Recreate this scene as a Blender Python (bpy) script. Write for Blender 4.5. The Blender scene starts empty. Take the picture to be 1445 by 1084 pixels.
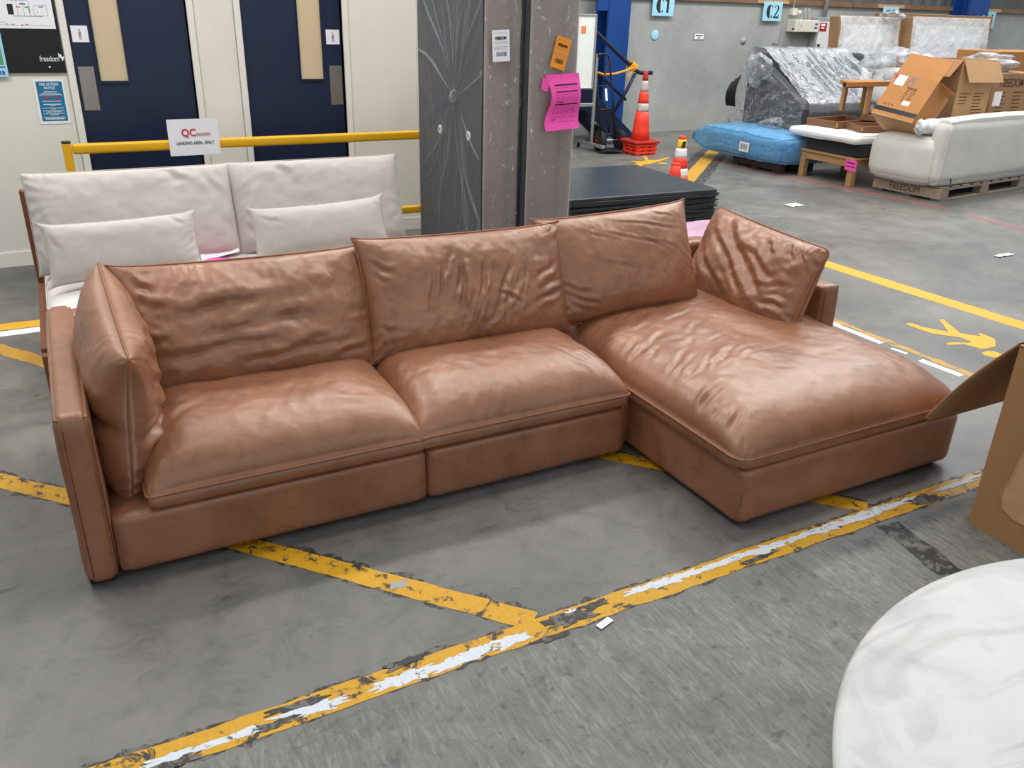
import bpy, bmesh, math, random
import numpy as np
from mathutils import Matrix, Vector, Euler

random.seed(7)
rng = np.random.default_rng(11)
SC = bpy.context.scene
COL = SC.collection

# ------------------------------------------------------------------ camera, world, lights, exposure
CAM_H = 1.75
P, R_, Y_ = math.radians(24.12), math.radians(1.69), math.radians(28.49)
fwd = Vector((math.sin(Y_) * math.cos(P), math.cos(Y_) * math.cos(P), -math.sin(P)))
rt = Vector((math.cos(Y_), -math.sin(Y_), 0))
up = rt.cross(fwd)
r2 = rt * math.cos(R_) + up * math.sin(R_)
u2 = -rt * math.sin(R_) + up * math.cos(R_)
cam = bpy.data.cameras.new('camera')
cam.sensor_fit = 'HORIZONTAL'
cam.sensor_width = 36
cam.lens = 1178 / 1445 * 36
cam.clip_start = 0.02
co = bpy.data.objects.new('camera', cam)
COL.objects.link(co)
co.matrix_world = Matrix(((r2.x, u2.x, -fwd.x, 0), (r2.y, u2.y, -fwd.y, 0), (r2.z, u2.z, -fwd.z, CAM_H), (0, 0, 0, 1)))
SC.camera = co

w = bpy.data.worlds.new('world')
SC.world = w
w.use_nodes = True
w.node_tree.nodes['Background'].inputs[0].default_value = (0.86, 0.93, 1.0, 1)
w.node_tree.nodes['Background'].inputs[1].default_value = 0.56


def area(name, loc, sx, sy, power, col=(1, 0.97, 0.93), rot=(0, 0, 0)):
    l = bpy.data.lights.new(name, 'AREA')
    l.shape = 'RECTANGLE'
    l.size, l.size_y = sx, sy
    l.energy = power
    l.color = col
    o = bpy.data.objects.new(name, l)
    COL.objects.link(o)
    o.location = loc
    o.rotation_euler = rot
    return o


# rows of high bay lights and a roof skylight of the warehouse, high above the frame
for i, x in enumerate((-1.5, 3.0, 7.5, 12.0)):
    for j, y in enumerate((-1.0, 3.2, 7.6)):
        area('high_bay_light', (x, y, 6.6), 2.2, 0.7, (8, 74, 190)[j], (1, 0.965, 0.92))
area('camera_side_fill', (2.0, -3.9, 2.2), 7.0, 3.6, 62, (0.95, 0.98, 1.0), (math.radians(90), 0, 0))  # fill light added behind the camera to brighten the walls facing it
area('roof_area_light', (7.5, 5.5, 7.4), 6.0, 2.4, 210, (0.93, 0.97, 1.0))

for x in (-1.2, 1.6):
    area('wall_fill_light', (x, 4.0, 4.9), 1.4, 0.5, 52, (1, 0.98, 0.94), (math.radians(58), 0, 0))  # added lights, tilted to brighten the door wall
area('roof_area_light', (15.0, 10.0, 7.6), 6.0, 2.0, 330, (0.94, 0.97, 1.0))  # extra overhead light added to put highlights on the plastic film

SC.view_settings.view_transform = 'Standard'
SC.view_settings.look = 'None'
SC.view_settings.gamma = 1
SC.view_settings.use_curve_mapping = False
SC.view_settings.exposure = 0.0


# ------------------------------------------------------------------ colour and materials
def S(r, g, b):
    f = lambda c: (c / 255 / 12.92) if c / 255 <= 0.04045 else ((c / 255 + 0.055) / 1.055) ** 2.4
    return (f(r), f(g), f(b), 1)


class NT:
    def __init__(self, name):
        self.m = bpy.data.materials.new(name)
        self.m.use_nodes = True
        self.t = self.m.node_tree
        self.t.nodes.clear()
        self.out = self.n('ShaderNodeOutputMaterial')

    def n(self, typ, **kw):
        nd = self.t.nodes.new(typ)
        for k, v in kw.items():
            if k.startswith('i_'):
                key = k[2:]
                key = int(key) if key.isdigit() else key.replace('_', ' ')
                nd.inputs[key].default_value = v
            else:
                setattr(nd, k, v)
        return nd

    def l(self, a, b):
        self.t.links.new(a, b)

    def noise(self, vec, scale, detail=4, rough=0.55, dist=0.0):
        nd = self.n('ShaderNodeTexNoise', i_Scale=scale, i_Detail=detail, i_Roughness=rough, i_Distortion=dist)
        if vec is not None:
            self.l(vec, nd.inputs['Vector'])
        return nd.outputs['Fac']

    def ramp(self, fac, stops):
        r = self.n('ShaderNodeValToRGB')
        e = r.color_ramp.elements
        while len(e) < len(stops):
            e.new(0.5)
        for k, (p, c) in enumerate(stops):
            e[k].position = p
            e[k].color = c if len(c) == 4 else (*c, 1)
        self.l(fac, r.inputs[0])
        return r.outputs[0]

    def mix(self, fac, a, b, mode='MIX'):
        m = self.n('ShaderNodeMix', data_type='RGBA', blend_type=mode)
        for s, v in ((0, fac), (6, a), (7, b)):
            if hasattr(v, 'is_output'):
                self.l(v, m.inputs[s])
            else:
                m.inputs[s].default_value = v
        return m.outputs[2]

    def math(self, op, a, b=0.0, c=None):
        m = self.n('ShaderNodeMath', operation=op)
        for s, v in enumerate((a, b) if c is None else (a, b, c)):
            if hasattr(v, 'is_output'):
                self.l(v, m.inputs[s])
            else:
                m.inputs[s].default_value = v
        return m.outputs[0]

    def obj(self, sx=1, sy=1, sz=1, rz=0):
        tc = self.n('ShaderNodeTexCoord')
        mp = self.n('ShaderNodeMapping')
        mp.inputs['Scale'].default_value = (sx, sy, sz)
        mp.inputs['Rotation'].default_value = (0, 0, rz)
        self.l(tc.outputs['Object'], mp.inputs['Vector'])
        return mp.outputs[0]

    def bump(self, h, strength=0.3, dist=0.01, normal=None):
        b = self.n('ShaderNodeBump', i_Strength=strength, i_Distance=dist)
        self.l(h, b.inputs['Height'])
        if normal is not None:
            self.l(normal, b.inputs['Normal'])
        return b.outputs[0]

    tint = None

    def bsdf(self, col, rough=0.5, metal=0.0, spec=0.5, normal=None, coat=0.0, sheen=0.0):
        p = self.n('ShaderNodeBsdfPrincipled')
        for k, v in (('Base Color', col), ('Roughness', rough), ('Metallic', metal), ('Specular IOR Level', spec), ('Coat Weight', coat), ('Sheen Weight', sheen)):
            if hasattr(v, 'is_output'):
                self.l(v, p.inputs[k])
            else:
                p.inputs[k].default_value = v
        if normal is not None:
            self.l(normal, p.inputs['Normal'])
        if self.tint:
            p.inputs['Specular Tint'].default_value = self.tint
        return p.outputs[0]

    def done(self, sh):
        for nd in self.t.nodes:
            if nd.bl_idname == 'ShaderNodeBsdfPrincipled':
                nd.inputs['Coat Roughness'].default_value = 0.34
        self.l(sh, self.out.inputs[0])
        return self.m


def pm(name, c, rough=0.6, var=0.12, scale=6, bump=0.0, bscale=60, metal=0.0, spec=0.4, sheen=0.0, stretch=(1, 1, 1)):
    """plain material: base colour broken up by noise, fine relief"""
    t = NT(name)
    v = t.obj(*stretch)
    f = t.noise(v, scale, 5, 0.6)
    dk = tuple(x * (1 - var) for x in c[:3]) + (1,)
    lt = tuple(min(1, x * (1 + var)) for x in c[:3]) + (1,)
    colr = t.ramp(f, [(0.3, dk), (0.7, lt)])
    nm = None
    if bump:
        nm = t.bump(t.noise(v, bscale, 3, 0.6), bump, 0.004)
    return t.done(t.bsdf(colr, rough, metal, spec, nm, sheen=sheen))


def leather():
    t = NT('tan_leather')
    t.tint = (1, 0.86, 0.74, 1)
    v = t.obj()
    big = t.noise(v, 3.2, 4, 0.55, 0.6)
    mid = t.noise(v, 17, 5, 0.6, 0.8)
    c1 = t.ramp(big, [(0.3, S(129, 82, 56)), (0.52, S(144, 94, 67)), (0.72, S(155, 104, 77))])
    c2 = t.ramp(mid, [(0.33, (0.80, 0.78, 0.76)), (0.5, (1, 1, 1)), (0.72, (1.0, 1.0, 1.0))])
    colr = t.mix(0.9, c1, c2, 'MULTIPLY')
    grain = t.n('ShaderNodeTexVoronoi', i_Scale=420.0)
    t.l(v, grain.inputs['Vector'])
    n1 = t.bump(grain.outputs['Distance'], 0.10, 0.002)
    n2 = t.bump(t.noise(v, 20, 4, 0.6, 1.0), 0.09, 0.012, n1)
    ro = t.math('ADD', 0.32, t.math('MULTIPLY', mid, 0.16))
    return t.done(t.bsdf(colr, ro, 0, 0.85, n2, coat=0.18))


def fabric(name, c, rough=0.9, var=0.06, weave=700, sheen=0.25):
    t = NT(name)
    v = t.obj()
    f = t.noise(v, 4, 4, 0.6)
    thr = t.noise(v, 160, 3, 0.7)
    a = tuple(x * (1 - var) for x in c[:3]) + (1,)
    b = tuple(min(1, x * (1 + var)) for x in c[:3]) + (1,)
    colr = t.ramp(f, [(0.3, a), (0.7, b)])
    colr = t.mix(0.55, colr, t.ramp(thr, [(0.35, (0.88, 0.88, 0.88)), (0.65, (1.06, 1.06, 1.06))]), 'MULTIPLY')
    nm = t.bump(t.noise(v, weave, 2, 0.6), 0.25, 0.002)
    return t.done(t.bsdf(colr, rough, 0, 0.2, nm, sheen=sheen))


def film(name, tint=(1, 1, 1), base=0.06, gain=0.55, rough=0.12, bsc=9, bst=0.5, haze=(0.30, 0.32, 0.34), crk=0.10, glint=0.0):
    """clear plastic wrap: mostly see-through, glossy on its creases"""
    t = NT(name)
    v = t.obj()
    n1 = t.noise(v, bsc, 5, 0.6, 1.5)
    nm = t.bump(n1, bst, 0.05)
    tr = t.n('ShaderNodeBsdfTransparent')
    tr.inputs[0].default_value = (*tint, 1)
    cr = t.ramp(t.noise(t.obj(1, 1, 0.55), bsc * 1.6, 4, 0.6, 2.5), [(0.585, (0, 0, 0)), (0.70, (1, 1, 1))])
    gl = t.bsdf(t.mix(t.math('MULTIPLY', cr, glint), (*haze, 1), (0.95, 0.96, 0.97, 1)), rough, 0, 1.0, nm)  # glint whitens patches of the film colour, as painted glints
    lw = t.n('ShaderNodeLayerWeight', i_Blend=0.35)
    t.l(nm, lw.inputs['Normal'])
    fac = t.math('ADD', base, t.math('MULTIPLY', lw.outputs['Facing'], gain))
    fac = t.math('ADD', fac, t.math('MULTIPLY', cr, crk))
    m = t.n('ShaderNodeMixShader')
    t.l(t.math('MINIMUM', fac, 0.9), m.inputs[0])
    t.l(tr.outputs[0], m.inputs[1])
    t.l(gl, m.inputs[2])
    return t.done(m.outputs[0])


def wood(name, c, var=0.3, scale=5, axis='x', rough=0.6):
    t = NT(name)
    s = {'x': (0.6, 9, 9), 'y': (9, 0.6, 9), 'z': (9, 9, 0.6)}[axis]
    v = t.obj(*s)
    f = t.noise(v, scale, 6, 0.65, 0.8)
    a = tuple(x * (1 - var) for x in c[:3]) + (1,)
    b = tuple(min(1, x * (1 + var)) for x in c[:3]) + (1,)
    return t.done(t.bsdf(t.ramp(f, [(0.3, a), (0.7, b)]), rough, 0, 0.3, t.bump(f, 0.25, 0.004)))


def floor_mat():
    t = NT('worn_concrete_floor')
    tc = t.n('ShaderNodeTexCoord')
    v = tc.outputs['Object']
    sep = t.n('ShaderNodeSeparateXYZ')
    t.l(v, sep.inputs[0])
    big = t.noise(v, 0.9, 6, 0.62, 0.6)
    mid = t.noise(v, 6.5, 8, 0.72, 0.9)
    fine = t.noise(v, 55, 5, 0.7)
    smooth = t.ramp(big, [(0.28, S(84, 84, 82)), (0.5, S(110, 108, 104)), (0.72, S(132, 129, 124))])
    smooth = t.mix(0.85, smooth, t.ramp(mid, [(0.30, (0.58, 0.58, 0.58)), (0.5, (0.96, 0.96, 0.95)), (0.70, (1.14, 1.12, 1.09))]), 'MULTIPLY')
    # broom-finished slab in front of the taped line: pale ridges running across the line
    mp = t.n('ShaderNodeMapping')
    mp.inputs['Rotation'].default_value = (0, 0, math.radians(-24))
    mp.inputs['Scale'].default_value = (48, 9, 1)
    t.l(v, mp.inputs['Vector'])
    br = t.noise(mp.outputs[0], 1.0, 6, 0.72, 1.1)
    brushed = t.ramp(br, [(0.30, S(98, 97, 95)), (0.52, S(118, 117, 113)), (0.74, S(146, 144, 139))])
    pits = t.ramp(t.noise(v, 26, 4, 0.6, 0.3), [(0.30, S(70, 70, 70)), (0.42, S(255, 255, 255))])
    brushed = t.mix(0.4, brushed, pits, 'MULTIPLY')
    brushed = t.mix(0.9, brushed, t.ramp(t.noise(v, 3.6, 7, 0.7, 1.0), [(0.32, (0.68, 0.68, 0.68)), (0.5, (1.0, 1.0, 0.99)), (0.68, (1.2, 1.2, 1.18))]), 'MULTIPLY')
    edge = t.n('ShaderNodeMapRange')
    edge.inputs['From Min'].default_value = 1.72
    edge.inputs['From Max'].default_value = 1.66
    t.l(sep.outputs['Y'], edge.inputs['Value'])
    colr = t.mix(edge.outputs[0], smooth, brushed)
    # grime: dark scuffs and small marks
    sm = t.n('ShaderNodeMapping')
    sm.inputs['Scale'].default_value = (1.2, 3.4, 1)
    sm.inputs['Rotation'].default_value = (0, 0, 0.5)
    t.l(v, sm.inputs['Vector'])
    sc = t.ramp(t.noise(sm.outputs[0], 2.1, 7, 0.7, 1.2), [(0.27, S(96, 96, 96)), (0.38, S(255, 255, 255))])
    colr = t.mix(0.75, colr, sc, 'MULTIPLY')
    sp = t.ramp(t.noise(v, 13, 3, 0.6), [(0.24, S(120, 110, 100)), (0.30, S(255, 255, 255))])
    colr = t.mix(0.6, colr, sp, 'MULTIPLY')
    colr = t.mix(0.35, colr, t.ramp(fine, [(0.3, (0.8, 0.8, 0.8)), (0.7, (1.15, 1.15, 1.15))]), 'MULTIPLY')
    ro = t.math('ADD', t.math('MULTIPLY', mid, 0.30), 0.30)
    ro = t.math('ADD', ro, t.math('MULTIPLY', edge.outputs[0], 0.2))
    hgt = t.math('ADD', t.math('MULTIPLY', fine, 0.25), t.math('MULTIPLY', t.math('MULTIPLY', br, edge.outputs[0]), 1.0))
    return t.done(t.bsdf(colr, ro, 0, 0.42, t.bump(hgt, 0.35, 0.006)))


def paint(name, c, wear=0.5, dirt=S(48, 46, 42), scale=9, sharp=0.06, scrape=(1, 1)):
    """floor paint: worn through in patches to black grime"""
    t = NT(name)
    v = t.obj(scrape[0], scrape[1], 1)
    a = t.noise(v, scale, 7, 0.72, 0.6)
    b = t.noise(v, scale * 5, 4, 0.7)
    base = t.mix(0.5, c, t.ramp(b, [(0.3, (0.72, 0.70, 0.66)), (0.65, (1.05, 1.05, 1.05))]), 'MULTIPLY')
    k = t.ramp(a, [(wear - sharp, (1, 1, 1)), (wear, (0, 0, 0))])
    return t.done(t.bsdf(t.mix(k, base, dirt), 0.55, 0, 0.4, t.bump(b, 0.2, 0.002)))


def concrete_wall():
    t = NT('precast_concrete')
    v = t.obj()
    f = t.noise(v, 0.8, 6, 0.6, 0.5)
    g = t.noise(v, 5, 6, 0.7, 0.8)
    c = t.ramp(f, [(0.3, S(150, 153, 151)), (0.7, S(178, 180, 176))])
    c = t.mix(0.6, c, t.ramp(g, [(0.3, (0.82, 0.83, 0.83)), (0.7, (1.05, 1.05, 1.05))]), 'MULTIPLY')
    sp = t.ramp(t.noise(v, 4.2, 5, 0.75, 0.6), [(0.25, S(90, 90, 88)), (0.33, S(255, 255, 255))])
    c = t.mix(0.6, c, sp, 'MULTIPLY')
    return t.done(t.bsdf(c, 0.8, 0, 0.3, t.bump(g, 0.2, 0.01)))


M = dict(
    leather=leather(),
    seam=pm('dark_leather_seam', S(84, 46, 32), 0.6),
    piping=pm('leather_piping', S(146, 92, 66), 0.42, 0.08, 20),
    plinth=pm('black_plinth', S(30, 28, 27), 0.8),
    floor=floor_mat(),
    yellow=paint('yellow_floor_tape', S(204, 152, 16), 0.46, scale=12),
    yellow_clean=paint('yellow_floor_paint', S(220, 168, 30), 0.36, S(110, 100, 70), scale=7),
    yellow_faint=paint('faded_yellow_paint', S(196, 150, 60), 0.46, S(120, 112, 98), scale=9),
    orange_tape=paint('dull_yellow_tape', S(196, 146, 44), 0.36, S(110, 98, 74)),
    white_res=paint('white_adhesive_residue', S(208, 214, 222), 0.42, S(92, 90, 84), scale=26),
    white_line=paint('white_floor_line', S(236, 238, 240), 0.30, S(150, 146, 140), scale=10),
    grime=paint('black_tape_grime', S(50, 49, 46), 0.5, S(104, 102, 97), scale=22),
    red_line=paint('red_floor_line', S(196, 62, 66), 0.40, S(140, 120, 116), scale=14),
    cream_wall=pm('cream_painted_wall', S(226, 222, 210), 0.7, 0.05, 1.2, 0.1, 40),
    cream_frame=pm('cream_door_frame', S(230, 226, 215), 0.5, 0.03, 3),
    navy=pm('navy_door_paint', S(16, 32, 60), 0.4, 0.10, 2.0, 0.05, 90, spec=0.4),
    tan_blind=pm('tan_blind', S(206, 178, 120), 0.6, 0.06, 2),
    steel=pm('brushed_steel', S(150, 146, 140), 0.32, 0.1, 3, 0.1, 200, metal=0.9, stretch=(40, 1, 1)),
    alu=pm('aluminium', S(190, 192, 194), 0.35, 0.05, 8, metal=0.85),
    white_paper=pm('white_paper', S(236, 237, 240), 0.7, 0.02, 8),
    off_white=pm('off_white_paper', S(222, 224, 224), 0.7, 0.03, 8),
    ink=pm('black_ink', S(40, 38, 40), 0.7, 0.05),
    grey_ink=pm('grey_ink', S(140, 140, 146), 0.7, 0.05),
    red_ink=pm('red_ink', S(196, 24, 62), 0.7, 0.05),
    blue_ink=pm('blue_ink', S(52, 84, 160), 0.7, 0.05),
    green_ink=pm('green_ink', S(92, 160, 108), 0.7, 0.05),
    orange_ink=pm('orange_ink', S(224, 132, 72), 0.7, 0.05),
    box_ink=pm('carton_print', S(92, 66, 40), 0.8, 0.1),
    notice_blue=pm('notice_blue', S(28, 112, 152), 0.5, 0.03),
    light_blue=pm('light_blue_card', S(160, 214, 232), 0.7, 0.03),
    board_black=pm('black_board', S(14, 16, 18), 0.45, 0.1),
    yellow_rail=pm('yellow_enamel', S(226, 172, 18), 0.42, 0.07, 5, 0.05, 30),
    black_plastic=pm('black_plastic', S(24, 24, 26), 0.5, 0.1),
    rubber=pm('black_rubber', S(30, 30, 31), 0.8, 0.1),
    black_steel=pm('black_enamelled_steel', S(22, 23, 27), 0.4, 0.1),
    cambric=fabric('charcoal_dust_cloth', S(62, 66, 72), 0.8, 0.12, 300, 0.1),
    taupe=fabric('taupe_upholstery', S(170, 157, 149), 0.9, 0.05, 500),
    grey_cushion=fabric('warm_grey_linen', S(192, 184, 177), 0.9, 0.04),
    seat_white=fabric('pale_seat_linen', S(214, 209, 202), 0.9, 0.03),
    teak=wood('reddish_teak', S(120, 72, 48), 0.2, 5, 'z'),
    pink=pm('pink_paper', S(244, 84, 176), 0.65, 0.04, 6),
    pink_rug=fabric('mauve_velvet', S(190, 140, 170), 0.7, 0.3, 60, 0.6),
    orange_paper=pm('orange_paper', S(244, 152, 34), 0.65, 0.03),
    film=film('clear_stretch_film', base=0.06, gain=0.75, bst=0.3, crk=0.35, haze=(0.36, 0.38, 0.40), glint=1.0),
    film_dark=film('clear_film_over_dark_cloth', base=0.03, gain=0.4, bst=0.2, crk=0.02, haze=(0.34, 0.36, 0.38)),
    film_crease=film('film_crease', base=0.05, gain=0.24, bst=0.1, crk=0.0, haze=(0.62, 0.65, 0.68)),
    film_heavy=film('thick_shiny_film', base=0.16, gain=0.8, rough=0.09, bsc=6, bst=0.3, haze=(0.46, 0.49, 0.52)),
    film_blue=film('blue_poly_film', (0.50, 0.78, 0.95), 0.28, 0.6, 0.10, 7, 0.8, (0.22, 0.52, 0.80), 0.10),
    film_white=film('milky_foam_film', (0.95, 0.96, 0.97), 0.45, 0.4, 0.25, 6, 0.5, (0.90, 0.91, 0.92), 0.15),
    black_wrap=pm('black_stretch_wrap', S(46, 52, 56), 0.32, 0.2, 5, 0.6, 14, spec=0.5),
    black_sheet=pm('black_cover_sheet', S(54, 57, 57), 0.8, 0.12, 3, 0.3, 9),
    concrete=concrete_wall(),
    cladding=pm('dark_steel_cladding', S(96, 98, 98), 0.5, 0.15, 2, metal=0.3),
    brown_timber=wood('brown_timber_strip', S(126, 96, 72), 0.3, 4, 'x'),
    blue_steel=pm('blue_painted_steel', S(18, 64, 132), 0.45, 0.12, 3),
    navy_steel=pm('navy_painted_steel', S(24, 34, 62), 0.45, 0.15, 4),
    whiteboard=pm('whiteboard_face', S(226, 230, 226), 0.3, 0.02),
    cone_red=pm('cone_red', S(236, 62, 40), 0.5, 0.08, 6),
    cone_dark=pm('dirty_cone_red', S(176, 44, 34), 0.6, 0.15, 6),
    cone_white=pm('reflective_white', S(226, 226, 226), 0.4, 0.06, 10),
    cone_worn=pm('worn_reflective_band', S(190, 176, 172), 0.5, 0.25, 14),
    cone_yellow=pm('cone_sticker_yellow', S(232, 200, 40), 0.5, 0.05),
    wheel_red=pm('red_wheel_rim', S(150, 30, 44), 0.5, 0.1),
    rope=pm('yellow_rope', S(232, 160, 40), 0.7, 0.15, 30, 0.6, 90),
    charcoal=fabric('charcoal_upholstery', S(58, 58, 62), 0.8, 0.1),
    blue_core=fabric('blue_mattress', S(98, 142, 178), 0.8, 0.08),
    pallet_dark=wood('dark_pallet_timber', S(70, 58, 54), 0.3, 5, 'y'),
    pallet=wood('grey_pallet_timber', S(150, 134, 118), 0.25, 5, 'x'),
    oak=wood('oak', S(168, 130, 88), 0.18, 4, 'y'),
    walnut=wood('walnut_board', S(122, 86, 62), 0.25, 5, 'y'),
    white_pad=fabric('white_pad_cloth', S(226, 226, 226), 0.85, 0.03),
    black_cloth=fabric('black_ticking', S(34, 34, 40), 0.8, 0.1),
    cream_boucle=fabric('cream_boucle', S(206, 203, 196), 0.95, 0.06, 220),
    carton=pm('brown_carton', S(172, 118, 66), 0.75, 0.08, 4, 0.06, 120),
    carton_near=pm('near_brown_carton', S(164, 122, 82), 0.78, 0.07, 3, 0.06, 120),
    carton_light=pm('light_carton', S(190, 150, 106), 0.75, 0.06, 4, 0.06, 120),
    carton_dull=pm('dull_carton', S(152, 118, 84), 0.75, 0.08, 4, 0.06, 120),
    carton_in=pm('carton_inside', S(150, 108, 74), 0.8, 0.08, 4),
    brass=pm('brass_bracket', S(196, 160, 84), 0.35, 0.1, metal=0.8),
    carton_torn=pm('torn_carton_layer', S(190, 152, 110), 0.85, 0.1, 12, 0.3, 60),
    foam=pm('white_packing_foam', S(226, 229, 230), 0.6, 0.04, 3, 0.3, 12),
    tape_black=pm('black_packing_tape', S(24, 22, 22), 0.35, 0.1),
    tape_clear=film('clear_packing_tape', base=0.12, gain=0.5, bsc=20),
    ebox=pm('beige_switch_box', S(218, 212, 196), 0.5, 0.03),
    ebox_white=pm('white_switchboard', S(222, 224, 224), 0.4, 0.03),
    conduit=pm('grey_conduit', S(150, 152, 152), 0.5, 0.05),
    red_label=pm('red_warning_label', S(176, 34, 30), 0.5, 0.06),
)


def marble():
    t = NT('white_marble')
    v = t.obj()
    w1 = t.noise(v, 2.6, 7, 0.6, 1.6)
    blot = t.noise(v, 7, 5, 0.6, 0.8)
    c = t.ramp(w1, [(0.30, S(188, 189, 191)), (0.42, S(204, 204, 201)), (0.55, S(210, 210, 206))])
    c = t.mix(0.5, c, t.ramp(blot, [(0.30, S(205, 206, 212)), (0.45, S(255, 255, 255))]), 'MULTIPLY')
    mp = t.n('ShaderNodeMapping')
    mp.inputs['Rotation'].default_value = (0, 0, 0.15)
    mp.inputs['Scale'].default_value = (0.5, 2.2, 1)
    t.l(v, mp.inputs['Vector'])
    vein = t.noise(mp.outputs[0], 1.7, 6, 0.55, 1.0)
    vv = t.math('ABSOLUTE', t.math('SUBTRACT', vein, 0.5))
    c = t.mix(0.35, c, t.ramp(vv, [(0.0, S(190, 190, 188)), (0.03, S(255, 255, 255))]), 'MULTIPLY')
    return t.done(t.bsdf(c, 0.55, 0, 0.25, None))


M['marble'] = marble()


def glass_mat():
    t = NT('door_glass')
    tr = t.n('ShaderNodeBsdfTransparent')
    gl = t.bsdf((0.9, 0.9, 0.9, 1), 0.05, 0, 0.6)
    m = t.n('ShaderNodeMixShader')
    m.inputs[0].default_value = 0.12
    t.l(tr.outputs[0], m.inputs[1])
    t.l(gl, m.inputs[2])
    return t.done(m.outputs[0])


M['glass'] = glass_mat()


# ------------------------------------------------------------------ numpy noise
def _h(i, j, k, s):
    n = (i * 374761393 + j * 668265263 + k * 2147483647 + s * 1274126177) & 0xffffffff
    n = ((n ^ (n >> 13)) * 1274126177) & 0xffffffff
    return ((n ^ (n >> 16)) & 0xffff) / 65535.0


def vnoise(p, scale=1.0, seed=0):
    q = np.asarray(p, float) * scale
    i = np.floor(q).astype(np.int64)
    f = q - i
    f = f * f * (3 - 2 * f)
    r = 0
    for a in (0, 1):
        for b in (0, 1):
            for c in (0, 1):
                wgt = (f[:, 0] if a else 1 - f[:, 0]) * (f[:, 1] if b else 1 - f[:, 1]) * (f[:, 2] if c else 1 - f[:, 2])
                r = r + wgt * _h(i[:, 0] + a, i[:, 1] + b, i[:, 2] + c, seed)
    return r * 2 - 1


def fbm(p, scale=1.0, seed=0, oct=3):
    r, a = 0, 1.0
    for o in range(oct):
        r = r + a * vnoise(p, scale * 2 ** o, seed + o)
        a *= 0.5
    return r


# ------------------------------------------------------------------ objects
MATS = {}


def tag(o, label=None, cat=None, group=None, kind=None):
    if label:
        o['label'] = label
    if cat:
        o['category'] = cat
    if group:
        o['group'] = group
    if kind:
        o['kind'] = kind
    return o


def thing(name, label, cat, loc=(0, 0, 0), rz=0.0, group=None):
    o = bpy.data.objects.new(name, None)
    o.empty_display_size = 0.1
    COL.objects.link(o)
    o.location = loc
    o.rotation_euler = (0, 0, rz)
    MATS[o.name] = Matrix.Translation(loc) @ Matrix.Rotation(rz, 4, 'Z')
    return tag(o, label, cat, group)


def add(name, geo, mat, parent=None, smooth=False, local=False, **kw):
    """geo = (verts, faces) in world space, or in the thing's own space with local=True"""
    vs, fs = geo
    vs = np.asarray(vs, float)
    if parent is not None and not local:
        root = parent
        while root.parent is not None:
            root = root.parent
        mi = np.array(MATS.get(root.name, Matrix.Identity(4)).inverted())
        vs = vs @ mi[:3, :3].T + mi[:3, 3]
    me = bpy.data.meshes.new(name)
    me.from_pydata([tuple(v) for v in vs], [], [tuple(int(i) for i in f) for f in fs])
    me.materials.append(M[mat] if isinstance(mat, str) else mat)
    if smooth:
        me.shade_smooth()
    o = bpy.data.objects.new(name, me)
    COL.objects.link(o)
    if name.startswith(('print', 'small_print', 'barcode', 'red_print', 'ruled_bar', 'label_print', 'rating_sticker', 'stretch_ridges')):
        o['kind'] = 'stuff'
    if parent is not None:
        o.parent = parent
    return tag(o, **kw)


def struct(name, geo, mat, parent=None, smooth=False):
    return add(name, geo, mat, parent, smooth, kind='structure' if parent is None else None)


def join(*gs):
    V, F, n = [], [], 0
    for v, f in gs:
        v = np.asarray(v, float)
        V.append(v)
        F += [tuple(int(i) + n for i in q) for q in f]
        n += len(v)
    return np.concatenate(V), F


def xf(geo, m):
    v = np.asarray(geo[0], float)
    m = np.array(m)
    return v @ m[:3, :3].T + m[:3, 3], geo[1]


def TR(loc=(0, 0, 0), rx=0, ry=0, rz=0):
    return Matrix.Translation(loc) @ Euler((rx, ry, rz)).to_matrix().to_4x4()


def axes(o, u, v, n):
    u, v, n = (Vector(a).normalized() for a in (u, v, n))
    return Matrix(((u.x, v.x, n.x, o[0]), (u.y, v.y, n.y, o[1]), (u.z, v.z, n.z, o[2]), (0, 0, 0, 1)))


def box(x0, x1, y0, y1, z0, z1):
    v = [(x, y, z) for z in (z0, z1) for y in (y0, y1) for x in (x0, x1)]
    f = [(0, 2, 3, 1), (4, 5, 7, 6), (0, 1, 5, 4), (2, 6, 7, 3), (0, 4, 6, 2), (1, 3, 7, 5)]
    return np.array(v, float), f


def bm_geo(bm):
    bm.verts.index_update()
    v = np.array([x.co[:] for x in bm.verts])
    f = [tuple(x.index for x in q.verts) for q in bm.faces]
    bm.free()
    return v, f


def rbox(x0, x1, y0, y1, z0, z1, r=0.02, seg=3):
    bm = bmesh.new()
    bmesh.ops.create_cube(bm, size=1)
    for v in bm.verts:
        v.co = Vector(((x0 + x1) / 2 + v.co.x * (x1 - x0), (y0 + y1) / 2 + v.co.y * (y1 - y0), (z0 + z1) / 2 + v.co.z * (z1 - z0)))
    bmesh.ops.bevel(bm, geom=bm.edges[:], offset=min(r, (x1 - x0) * .49, (y1 - y0) * .49, (z1 - z0) * .49), segments=seg, profile=0.5, affect='EDGES')
    return bm_geo(bm)


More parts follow.
